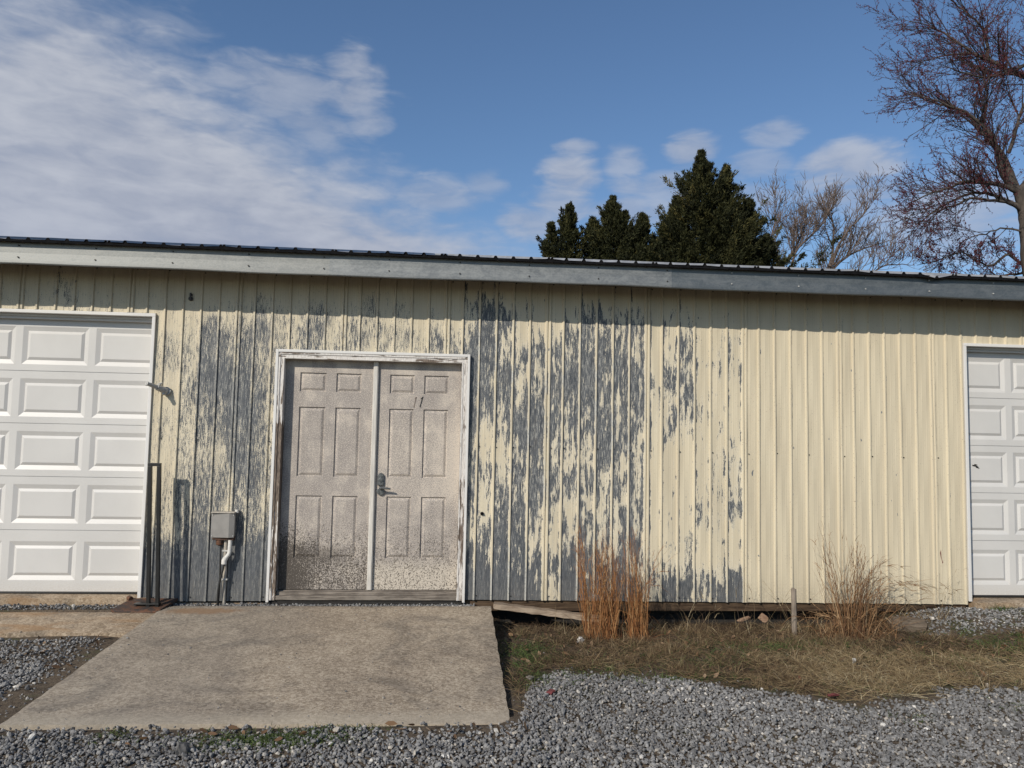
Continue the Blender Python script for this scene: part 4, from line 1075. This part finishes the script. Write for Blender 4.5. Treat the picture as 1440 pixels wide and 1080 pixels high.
# ================================================================== trees
M_cedar = mat_tone('cedar_sprays', [(0, (.012, .014, .006)), (.45, (.028, .031, .011)), (.8, (.058, .056, .018)), (1, (.11, .090, .030))], .75, .2)[0]
M_bark = simple('grey_brown_bark', (.075, .060, .050), .9, 0, .25, (9, 9, 2), .3)
M_twig = simple('pale_twig_bark', (.125, .092, .075), .85, 0, .2, (6, 6, 3))
def cedar(name, label, x, y, tops, base_r, zlow, n_branch, seed):
    """tops: (dx, dy, height, width factor) leaders; branches sweep out from each and carry sprays of scale leaves"""
    global rng
    keep = rng; rng = np.random.default_rng(seed)
    root = empty(name, (x, y, 0), label, 'tree', 'cedars behind the shed')
    mb = MB(); h0 = max(t[2] for t in tops)
    for i, (dx, dy, h, wf) in enumerate(tops):
        if i == 0: mb.tube([(x, y, -.2), (x, y, 1), (x + dx * .6, y + dy * .6, h * .5), (x + dx, y + dy, h - .3)], [.24, .2, .11, .02], 8)
        else: mb.tube([(x, y, zlow * .6), (x + dx * .7, y + dy * .7, zlow + (h - zlow) * .45), (x + dx, y + dy, h - .3)], [.12, .08, .015], 6)
    mb.build('trunk', M_bark, root)
    P, D, Ls, Wd, T = [], [], [], [], []
    tot = sum(t[2] * t[3] for t in tops)
    for (dx, dy, h, wf) in tops:
        nb = int(n_branch * h * wf / tot)
        for b_ in range(nb):
            q = rng.beta(.9, 1.35); zz = h - (h - zlow) * q                    # q 0 at the tip
            az = rng.uniform(0, 2 * np.pi)
            prof = (.005 + 3.0 * q ** 1.32) / (1 + .85 * q) * base_r * wf * 1.35 * (1 + .25 * math.sin(zz * 3.1 + 2.1 * az + dx * 3) + .18 * math.sin(zz * 6.3 - 3 * az))
            L = prof * rng.choice([rng.uniform(.4, .8), rng.uniform(.75, 1.0), rng.uniform(.95, 1.28)], p=[.3, .5, .2]) + .04
            bx, by = x + dx * (1 - .5 * q), y + dy * (1 - .5 * q)
            ns = int(9 + L * 17)
            s = rng.uniform(.08, 1.0, ns) ** .62
            rise = rng.uniform(.15, .55) + .75 * (1 - q) ** 2
            cx_ = bx + np.cos(az) * L * s; cy_ = by + np.sin(az) * L * s; cz_ = zz + L * rise * (s ** 1.6) - .15 * L
            jit = (.02 + .12 * min(1, L) * (1.1 - s))
            br = float(np.clip(rng.normal(.40, .20), 0, 1))
            for _ in range(6):
                P.append(np.stack([cx_ + rng.normal(0, 1, ns) * jit, cy_ + rng.normal(0, 1, ns) * jit, cz_ + rng.normal(0, .8, ns) * jit], -1))
                a2 = az + rng.normal(0, .7, ns); e2 = rng.normal(.45, .4, ns) + .7 * (1 - q) ** 3
                D.append(np.stack([np.cos(a2) * np.cos(e2), np.sin(a2) * np.cos(e2), np.sin(e2)], -1))
                Ls.append(rng.uniform(.07, .18, ns)); Wd.append(rng.uniform(.022, .052, ns))
                T.append(np.clip(br + .12 * (s - .6) + rng.normal(0, .13, ns), 0, 1))
    for (dx, dy, h, wf) in tops:                                   # the leader of every top ends in a thin spire
        m = int(170 * wf); t = rng.uniform(0, 1, m) ** .8; a2 = rng.uniform(0, 6.28, m); rr = (.01 + .15 * t ** 1.3) * wf
        P.append(np.stack([x + dx + np.cos(a2) * rr * rng.uniform(.1, 1, m), y + dy + np.sin(a2) * rr * rng.uniform(.1, 1, m), h - .12 - 1.15 * t], -1))
        e2 = rng.normal(.75, .25, m); D.append(np.stack([np.cos(a2) * np.cos(e2), np.sin(a2) * np.cos(e2), np.sin(e2)], -1))
        Ls.append(rng.uniform(.06, .14, m)); Wd.append(rng.uniform(.02, .045, m)); T.append(np.clip(rng.normal(.42, .2, m), 0, 1))
    P = np.concatenate(P); D = np.concatenate(D); L = np.concatenate(Ls); W = np.concatenate(Wd); T = np.concatenate(T)
    n = len(P); side = unit(np.cross(D, rng.normal(0, 1, (n, 3)))); up = np.cross(D, side)
    Vs = np.stack([P, P + D * (L * .45)[:, None] + side * (W * .5)[:, None] + up * (W * .25)[:, None], P + D * L[:, None], P + D * (L * .5)[:, None] - side * (W * .5)[:, None] + up * (W * .2)[:, None]], 1)
    o = np_mesh('crown', Vs.reshape(-1, 3), np.arange(n * 4).reshape(-1, 4), M_cedar, {'tone': np.repeat(T, 4)}, parent=root)
    rng = keep; print(name, n)
    return root
YC = 22.
cedar('cedar_tree', 'smallest dark cedar of the row, pointed, at its left end', 4.35, YC, [(.19, 0, 10.50, .92), (-.54, -.2, 9.70, .60), (.50, .3, 8.7, .5)], 1.42, 4., 620, 1)
cedar('cedar_tree', 'middle dark cedar with a broad lumpy crown of several tops', 6.45, YC + .3, [(-.18, 0, 10.95, 1.), (-.92, .2, 10.2, .72), (.98, -.1, 10.35, .82), (.38, .3, 10.5, .7), (1.6, .4, 9.6, .65)], 1.60, 4., 1250, 2)
cedar('cedar_tree', 'largest and tallest dark cedar, right of the others', 9.95, YC - .3, [(-.36, 0, 12.72, 1.), (.55, -.2, 12.15, .8), (-1.30, .2, 10.95, .82), (1.62, .1, 10.95, .82), (2.15, -.2, 9.5, .7), (-1.75, .3, 9.95, .68)], 1.85, 4., 2300, 3)

# ---- bare trees: authored limbs, then branches, twigs and buds grown from them
class Twigs:
    def __init__(s): s.V = []; s.F = []; s.n = 0; s.b = []
    def seg(s, pts, r0, r1, k=4):
        pts = np.asarray(pts, float); m = len(pts)
        d = np.gradient(pts, axis=0); d = unit(d)
        a = np.array([.31, .53, .79]); u = unit(np.cross(d, a)); w = np.cross(d, u)
        r = np.linspace(r0, r1, m)[:, None]
        ring = [pts + (u * math.cos(2 * math.pi * j / k) + w * math.sin(2 * math.pi * j / k)) * r for j in range(k)]
        s.V.append(np.stack(ring, 1).reshape(-1, 3))
        i = np.arange(m - 1)[:, None] * k; j = np.arange(k)[None]
        s.F.append(np.stack([i + j, i + (j + 1) % k, i + k + (j + 1) % k, i + k + j], -1).reshape(-1, 4) + s.n); s.n += m * k
def bend_path(p, d, L, n, up, wob_, r):
    pts = [p]; d = d / np.linalg.norm(d)
    for i in range(n):
        d = d + r.normal(0, wob_, 3) + np.array([0, 0, up]); d = d / np.linalg.norm(d)
        p = p + d * L / n; pts.append(p)
    return np.array(pts)
def perp_dir(d, ang, r, flat=.0, bias=None):
    v = r.normal(0, 1, 3); v[1] *= (1 - flat); v = v - d * (v @ d)
    if bias is not None: v = v + bias
    v = v - d * (v @ d); v /= np.linalg.norm(v) + 1e-9
    return d * math.cos(ang) + v * math.sin(ang)
def bare_tree(name, label, origin, limbs, seed, cfg, group, bark, twigm, budm=None):
    r = np.random.default_rng(seed)
    root = empty(name, origin, label, 'tree', group)
    tr = Twigs(); tw = Twigs(); buds = []; bt = []
    for (pts, r0, r1, dens) in limbs:
        pts = np.array(pts, float)
        t = np.linspace(0, 1, len(pts)); tt = np.linspace(0, 1, len(pts) * 3)
        P = np.stack([np.interp(tt, t, pts[:, i]) for i in range(3)], -1)
        P[1:-1] = P[:-2] * .25 + P[1:-1] * .5 + P[2:] * .25
        P[1:] += r.normal(0, .012, P[1:].shape)
        tr.seg(P, r0, r1, 7)
        if dens <= 0: continue
        Lt = np.linalg.norm(np.diff(P, axis=0), axis=1).sum(); nb = max(2, int(Lt * dens))
        for b_ in range(nb):
            q = r.uniform(cfg['start'], 1); i = min(len(P) - 2, int(q * (len(P) - 1))); p = P[i] + (P[i + 1] - P[i]) * r.uniform(0, 1)
            d = unit((P[i + 1] - P[i])[None])[0]
            d1 = perp_dir(d, r.uniform(.3, .95), r, cfg['flat'], np.array([0, 0, cfg['up1']]))
            L1 = cfg['L1'] * r.uniform(.5, 1.15) * (1.15 - .45 * q)
            b1 = bend_path(p, d1, L1, 6, cfg['curve'], .075, r)
            ra = r0 + (r1 - r0) * q; ra = min(ra * .55, cfg['r1'])
            tw.seg(b1, ra, ra * .35, 4)
            n2 = int(cfg['n2'] * L1 / cfg['L1'] + 1)
            for c in range(n2):
                j = r.integers(1, 6); p2 = b1[j] + (b1[j + 1] - b1[j]) * r.uniform(0, 1) if j < 6 else b1[6]
                dd = unit((b1[min(j + 1, 6)] - b1[j - 1])[None])[0]
                d2 = perp_dir(dd, r.uniform(.3, .85), r, cfg['flat'], np.array([0, 0, cfg['up2']]))
                L2 = cfg['L2'] * r.uniform(.5, 1.2)
                b2 = bend_path(p2, d2, L2, 4, cfg['curve'], .09, r)
                tw.seg(b2, cfg['r2'], cfg['r2'] * .5, 3)
                for e in range(cfg['n3']):
                    j2 = r.integers(1, 5); p3 = b2[j2]
                    d3 = perp_dir(unit((b2[j2] - b2[j2 - 1])[None])[0], r.uniform(.3, .95), r, cfg['flat'], np.array([0, 0, cfg['up2']]))
                    b3 = bend_path(p3, d3, cfg['L3'] * r.uniform(.5, 1.25), 3, cfg['curve'] * 1.5, .15, r)
                    tw.seg(b3, cfg['r3'], cfg['r3'] * .6, 3)
                    if budm is not None:
                        for kq in range(1, 4):
                            if r.uniform() < cfg['bud']: buds.append(b3[kq])
                        if r.uniform() < .5: buds.append(p3)
    np_mesh('trunk', np.concatenate(tr.V), np.concatenate(tr.F), bark, parent=root, smooth=True)
    crown = np_mesh('crown', np.concatenate(tw.V), np.concatenate(tw.F), twigm, parent=root)
    if buds:
        B_ = np.array(buds); n = len(B_); reps = 3
        B_ = np.repeat(B_, reps, 0) + r.normal(0, cfg['bs'] * .8, (n * reps, 3)); n = len(B_)
        s_ = cfg['bs'] * r.uniform(.5, 1.2, (n, 1, 1))
        tet = np.array([(1, 1, 1), (1, -1, -1), (-1, 1, -1), (-1, -1, 1)]) * .6
        V = tet[None] * s_ * r.uniform(.6, 1.3, (n, 4, 3)) + B_[:, None]
        F = (np.arange(n)[:, None, None] * 4 + np.array([(0, 1, 2), (0, 3, 1), (0, 2, 3), (1, 3, 2)])[None]).reshape(-1, 3)
        np_mesh('bud', V.reshape(-1, 3), F, budm, {'tone': np.repeat(r.uniform(0, 1, n), 4)}, parent=root)['kind'] = 'stuff'
        print(name, 'buds', n)
    return root
def limb(pts, y0, dy, r0, r1, dens): 
    n = len(pts); return ([(a, y0 + dy * (i / (n - 1)), c) for i, (a, c) in enumerate(pts)], r0, r1, dens)
YM = 13.
ML = [
 limb([(16.1, -.2), (16.08, 1.5), (16.1, 4.0), (16.05, 5.72), (15.97, 6.51), (15.92, 7.3), (15.90, 7.9), (15.82, 8.4), (15.70, 8.74)], YM, 0, .22, .14, 0),
 limb([(15.66, 8.72), (15.35, 9.01), (15.15, 9.2), (15.01, 9.62), (14.9, 9.98), (14.8, 10.16), (14.41, 10.46), (14.04, 10.68), (13.54, 10.84), (13.01, 10.99), (12.19, 11.08)], YM, -.5, .10, .012, 6.5),
 limb([(15.66, 8.74), (15.51, 9.3), (15.34, 9.86), (15.03, 10.21), (14.81, 10.52), (14.61, 10.94), (14.47, 11.11), (13.95, 11.25), (13.43, 11.42), (12.92, 11.69)], YM, .6, .105, .012, 6.5),
 limb([(15.68, 8.70), (15.14, 8.86), (14.62, 8.89), (14.0, 8.86), (13.37, 8.59), (12.75, 8.37), (12.17, 8.02)], YM, -.4, .07, .010, 6.5),
 limb([(15.73, 8.3), (15.34, 8.53), (14.93, 8.71), (14.45, 8.71), (13.88, 8.42), (13.36, 8.08), (12.94, 7.68)], YM, .6, .06, .010, 6.5),
 limb([(15.74, 8.2), (15.33, 8.35), (14.71, 8.34), (13.98, 8.34), (13.57, 8.11), (12.84, 7.83), (12.23, 7.51)], YM, -.8, .055, .010, 6.5),
 limb([(17.6, 11.2), (16.71, 12.03), (15.98, 12.29), (15.56, 12.49), (15.25, 12.66), (14.72, 12.89), (13.98, 12.78), (13.29, 12.56)], YM + .3, .2, .10, .010, 7.0),
 limb([(16.9, 12.5), (16.52, 12.64), (15.98, 12.35), (15.33, 12.03), (14.7, 11.86), (13.97, 11.94), (13.34, 12.03)], YM + .3, -.6, .07, .010, 7.0),
 limb([(15.03, 10.21), (15.0, 10.8), (15.19, 11.32), (15.33, 11.94), (15.14, 12.76), (14.85, 13.57)], YM + .3, .5, .05, .010, 6.5),
 limb([(15.44, 9.8), (15.61, 10.53), (15.68, 10.94), (15.96, 11.57), (16.04, 13.02), (15.82, 14.05)], YM, -.6, .055, .010, 5.0),
 limb([(15.74, 7.6), (15.32, 7.72), (14.9, 7.57), (14.38, 7.44), (14.16, 7.14)], YM, .5, .03, .008, 4.5),
 limb([(14.72, 12.89), (14.31, 13.22), (13.9, 13.5), (13.48, 13.72), (13.07, 13.82)], YM + .4, .3, .04, .008, 7.5),
 limb([(15.2, 12.7), (15.3, 13.2), (15.1, 13.8), (14.6, 14.3), (14.1, 14.7)], YM + .4, .3, .05, .008, 6.),
 # the half of the crown beyond the picture's edge
 limb([(15.70, 8.65), (16.3, 9.3), (16.9, 10.2), (17.6, 11.2), (18.2, 12.1), (18.7, 13.1)], YM, .4, .13, .012, 3.),
 limb([(16.3, 9.3), (17.2, 9.6), (18.3, 9.8), (19.3, 9.7)], YM, -.6, .07, .010, 3.),
 limb([(15.75, 8.0), (16.5, 8.4), (17.6, 8.6), (18.8, 8.3)], YM, .5, .06, .010, 3.),
]
M_bud = mat_tone('red_maple_buds', [(0, (.045, .012, .017)), (.5, (.11, .024, .034)), (1, (.18, .055, .06))], .7, .2)[0]
M_mtwig = simple('maple_twig_bark', (.055, .040, .038), .85, 0, .2, (6, 6, 3))
bare_tree('maple_tree', 'tall bare maple in red bud with spreading limbs at the right', (15.95, YM, 0), ML, 5,
          dict(start=.15, flat=.2, up1=.12, L1=1.35, curve=.03, r1=.020, n2=7, L2=.62, r2=.0068, up2=.10, n3=3, L3=.27, r3=.0050, bud=.75, bs=.0165), 'bare trees behind the shed', M_bark, M_mtwig, M_bud)
# low outer limbs of a second maple just over the roof
ML2 = [limb([(17.3, -.1), (17.2, 3), (16.9, 5.6), (16.4, 6.6)], 13.6, .0, .16, .07, 0),
       limb([(16.4, 6.6), (15.82, 7.11), (15.5, 6.97), (15.08, 6.64), (14.67, 6.76), (14.08, 7.03), (13.33, 6.69), (12.72, 6.55)], 13.6, -.6, .045, .008, 5.),
       limb([(16.4, 6.6), (15.9, 6.5), (15.3, 6.45), (14.7, 6.35), (13.9, 6.5)], 13.6, -.2, .04, .008, 6.),
       limb([(16.9, 5.6), (17.6, 6.6), (18.2, 7.4)], 13.6, .3, .06, .01, 3.)]
bare_tree('maple_tree', 'low budding limbs of a smaller maple showing just over the roof at right', (17.3, 13.6, 0), ML2, 8,
          dict(start=.1, flat=.3, up1=.5, L1=.75, curve=.07, r1=.014, n2=6, L2=.36, r2=.006, up2=.25, n3=4, L3=.18, r3=.0045, bud=.7, bs=.018), 'bare trees behind the shed', M_bark, M_mtwig, M_bud)
cfgb = dict(start=.12, flat=.1, up1=.7, L1=1.45, curve=.10, r1=.026, n2=7, L2=.70, r2=.012, up2=.5, n3=3, L3=.34, r3=.0095, bud=0, bs=.02)
YB2 = 24.
bare_tree('bare_tree', 'pale leafless tree directly right of the largest cedar', (13.6, YB2, 0),
    [limb([(13.5, -.2), (13.4, 4), (13.35, 7.2)], YB2, 0, .14, .09, 0), limb([(13.35, 7.2), (13.35, 8.22), (13.81, 8.96), (14.27, 9.61), (14.58, 10.07), (14.9, 10.69), (15.06, 11.61)], YB2, .3, .08, .012, 6.),
     limb([(13.5, 7.0), (14.12, 8.85), (14.37, 9.76), (15.05, 10.39), (15.52, 10.87), (15.61, 11.18)], YB2, -.4, .07, .012, 6.), limb([(13.35, 7.2), (13.3, 9.0), (13.36, 10.02), (13.67, 10.94), (13.67, 11.54), (13.83, 11.91)], YB2, .5, .05, .01, 4.)],
    21, cfgb, 'bare trees behind the shed', M_twig, M_twig)
bare_tree('bare_tree', 'pale leafless tree with forked upright limbs, midway from cedar to maple', (15.75, YB2 + .5, 0),
    [limb([(15.7, -.2), (15.65, 4), (15.68, 7.2)], YB2, 0, .15, .10, 0), limb([(15.68, 7.2), (15.71, 8.46), (15.9, 9.07), (16.09, 9.83), (16.2, 10.75), (16.05, 11.35), (15.93, 11.71)], YB2, .3, .085, .012, 5.),
     limb([(15.9, 9.07), (16.19, 9.99), (16.76, 10.77), (17.23, 11.25), (17.62, 11.95)], YB2, -.3, .07, .012, 5.), limb([(15.7, 8.0), (15.8, 8.76), (16.59, 9.49), (17.37, 9.94), (18.0, 10.15), (18.85, 10.4)], YB2, .3, .07, .010, 5.5),
     limb([(15.7, 7.5), (16.4, 8.5), (17.67, 8.84), (18.3, 9.25), (19.08, 9.35), (19.71, 9.31)], YB2, .2, .06, .01, 5.)],
    22, cfgb, 'bare trees behind the shed', M_twig, M_twig)

# ================================================================== sky, sun, camera
world = bpy.data.worlds.new('World'); scene.world = world; world.use_nodes = True
wt = NT(world.node_tree); bg = world.node_tree.nodes['Background']
SUN_EL, SUN_AZ = 30.6, 220.
sky = wt.node('ShaderNodeTexSky', sky_type='NISHITA', sun_disc=False)
sky.sun_elevation = R(SUN_EL); sky.sun_rotation = R(SUN_AZ); sky.altitude = 50; sky.air_density = 1.0; sky.dust_density = .6; sky.ozone_density = 1.6
skyc = S(wt, sky.outputs[0])
dv = S(wt, wt.node('ShaderNodeTexCoord').outputs['Generated'])
dx, dy, dz = wt.sep(dv)
az = wt.math('ARCTAN2', dx, dy) * (180 / math.pi); el = wt.math('ARCSINE', dz) * (180 / math.pi)
q = wt.comb(az, el, 0.)
warp = wt.noise(wt.scale(q, (.16, .28, 1)), 1, 4, .6)
big = wt.noise(wt.scale(q, (.10, .22, 1), (3, 5, 0)), 1, 6, .58, .4)
wisp = wt.noise(wt.scale(q, (.30, .95, 1), (1, 2, 0)), 1, 5, .55, .45)
# broad bank on the left, its upper edge falling to the right
eb_ = wt.math('MINIMUM', 14.6 - az * .46, 26.2 + (az + 27.) * .35)
dd = eb_ - el + 1.2 + (warp - .5) * 7. + (big - .5) * 7. + (wisp - .5) * 6.
bank = wt.ss(dd, -3.2, 5.6) * wt.ss(az + (big - .5) * 12., 13., 4.0)
bank = bank * wt.ss(big * .6 + wisp * .4, .28, .50, .88, 1.)
m = bank * .93
puffs = [(-12.5, 23.6, 5., 1.6, .55), (-7.4, 24.4, 1.7, 2.0, .62), (-6.4, 22.6, 1.5, 1.2, .5), (-1.0, 17.6, 2.6, 1.2, .5), (2.4, 18.4, 1.3, .8, .4), (9.0, 19.0, 1.7, 1.5, .72), (8.2, 17.2, 2.2, 1.0, .62), (9.2, 21.0, 1.2, .5, .55), (6.0, 15.8, 2.0, 1.1, .6), (12.9, 19.8, 1.2, 1.0, .5), (13.2, 18.4, 1.4, .6, .5), (13.6, 16.6, 3., .9, .55),
         (17.8, 20.6, 1.5, .9, .62), (16, 18.2, 2.5, .8, .5), (23.5, 21.2, 1.5, .7, .45), (22.6, 19.3, 1.8, .8, .4), (21.5, 17.2, 2.6, .8, .4), (28.4, 18.6, 2.6, 1.3, .72), (28.8, 17.0, 3.2, 1.0, .55), (34.5, 14.5, 4.5, 2.2, .6), (-10, 21.4, 2.4, 1.2, .45), (-21, 26, 3, .8, .25)]
wn = (wisp - .5) * 3.2 + (warp - .5) * 1.6
for (a, e, ra, re, s_) in puffs:
    u = (az - a) / ra; w_ = (el - e) / re
    g_ = wt.ss(u * u + w_ * w_ - wn * 1.5, 2.6, -.3) * s_
    m = m.max(g_)
# thin scattered cloud over the rest of the sky
oth = wt.ss(wt.noise(wt.scale(dv, (2.2, 2.2, 6.), (4, 1, 2)), 1, 6, .6, .5), .54, .70) * wt.ss(wt.math('ABSOLUTE', az), 45., 70.) * .75
m = m.max(oth)
low = wt.ss(el + (big - .5) * 8., 22., 10.)
streaky = wt.ss(wisp * .35 + big * .40 + warp * .25, .34, .66)
hi_c = wt.mix(streaky, (3.7, 4.1, 5.1), (5.7, 5.95, 6.6)); lo_c = wt.mix(streaky, (3.5, 3.85, 4.9), (4.9, 5.2, 6.1))
cc = wt.mix(low, hi_c, lo_c)
grade = wt.mix(1., skyc, (.86, 1.02, 1.18), 'MULTIPLY')
wt.put(bg.inputs[0], wt.mix(m, grade, cc)); bg.inputs[1].default_value = .094

sun = bpy.data.lights.new('sun', 'SUN'); sun.energy = 4.2; sun.angle = R(.55); sun.color = (1., .925, .81)
so = bpy.data.objects.new('sun', sun); COL.objects.link(so); so.location = (-8, -12, 12)
a = R(SUN_AZ); d = Vector((math.sin(a) * math.cos(R(SUN_EL)), math.cos(a) * math.cos(R(SUN_EL)), math.sin(R(SUN_EL))))
so.rotation_euler = d.to_track_quat('Z', 'Y').to_euler()

cam = bpy.data.cameras.new('camera'); co = bpy.data.objects.new('camera', cam); COL.objects.link(co)
cam.sensor_width = 36; cam.lens = 1101.08 / 1440 * 36; cam.clip_end = 3000; cam.clip_start = .05
yaw, pitch, roll = .0850902, .0734463, .0195131
fw = Vector((math.sin(yaw) * math.cos(pitch), math.cos(yaw) * math.cos(pitch), math.sin(pitch))); rt = Vector((math.cos(yaw), -math.sin(yaw), 0)); up = rt.cross(fw)
r2 = rt * math.cos(roll) + up * math.sin(roll); u2 = up * math.cos(roll) - rt * math.sin(roll)
mw = Matrix((r2, u2, -fw)).transposed().to_4x4(); mw.translation = (0, -6.99733, 1.52436); co.matrix_world = mw
scene.camera = co

scene.view_settings.view_transform = 'Standard'; scene.view_settings.look = 'None'
scene.view_settings.exposure = 0; scene.view_settings.gamma = 1
scene.render.engine = 'CYCLES'; scene.cycles.max_bounces = 6; scene.cycles.use_denoising = True
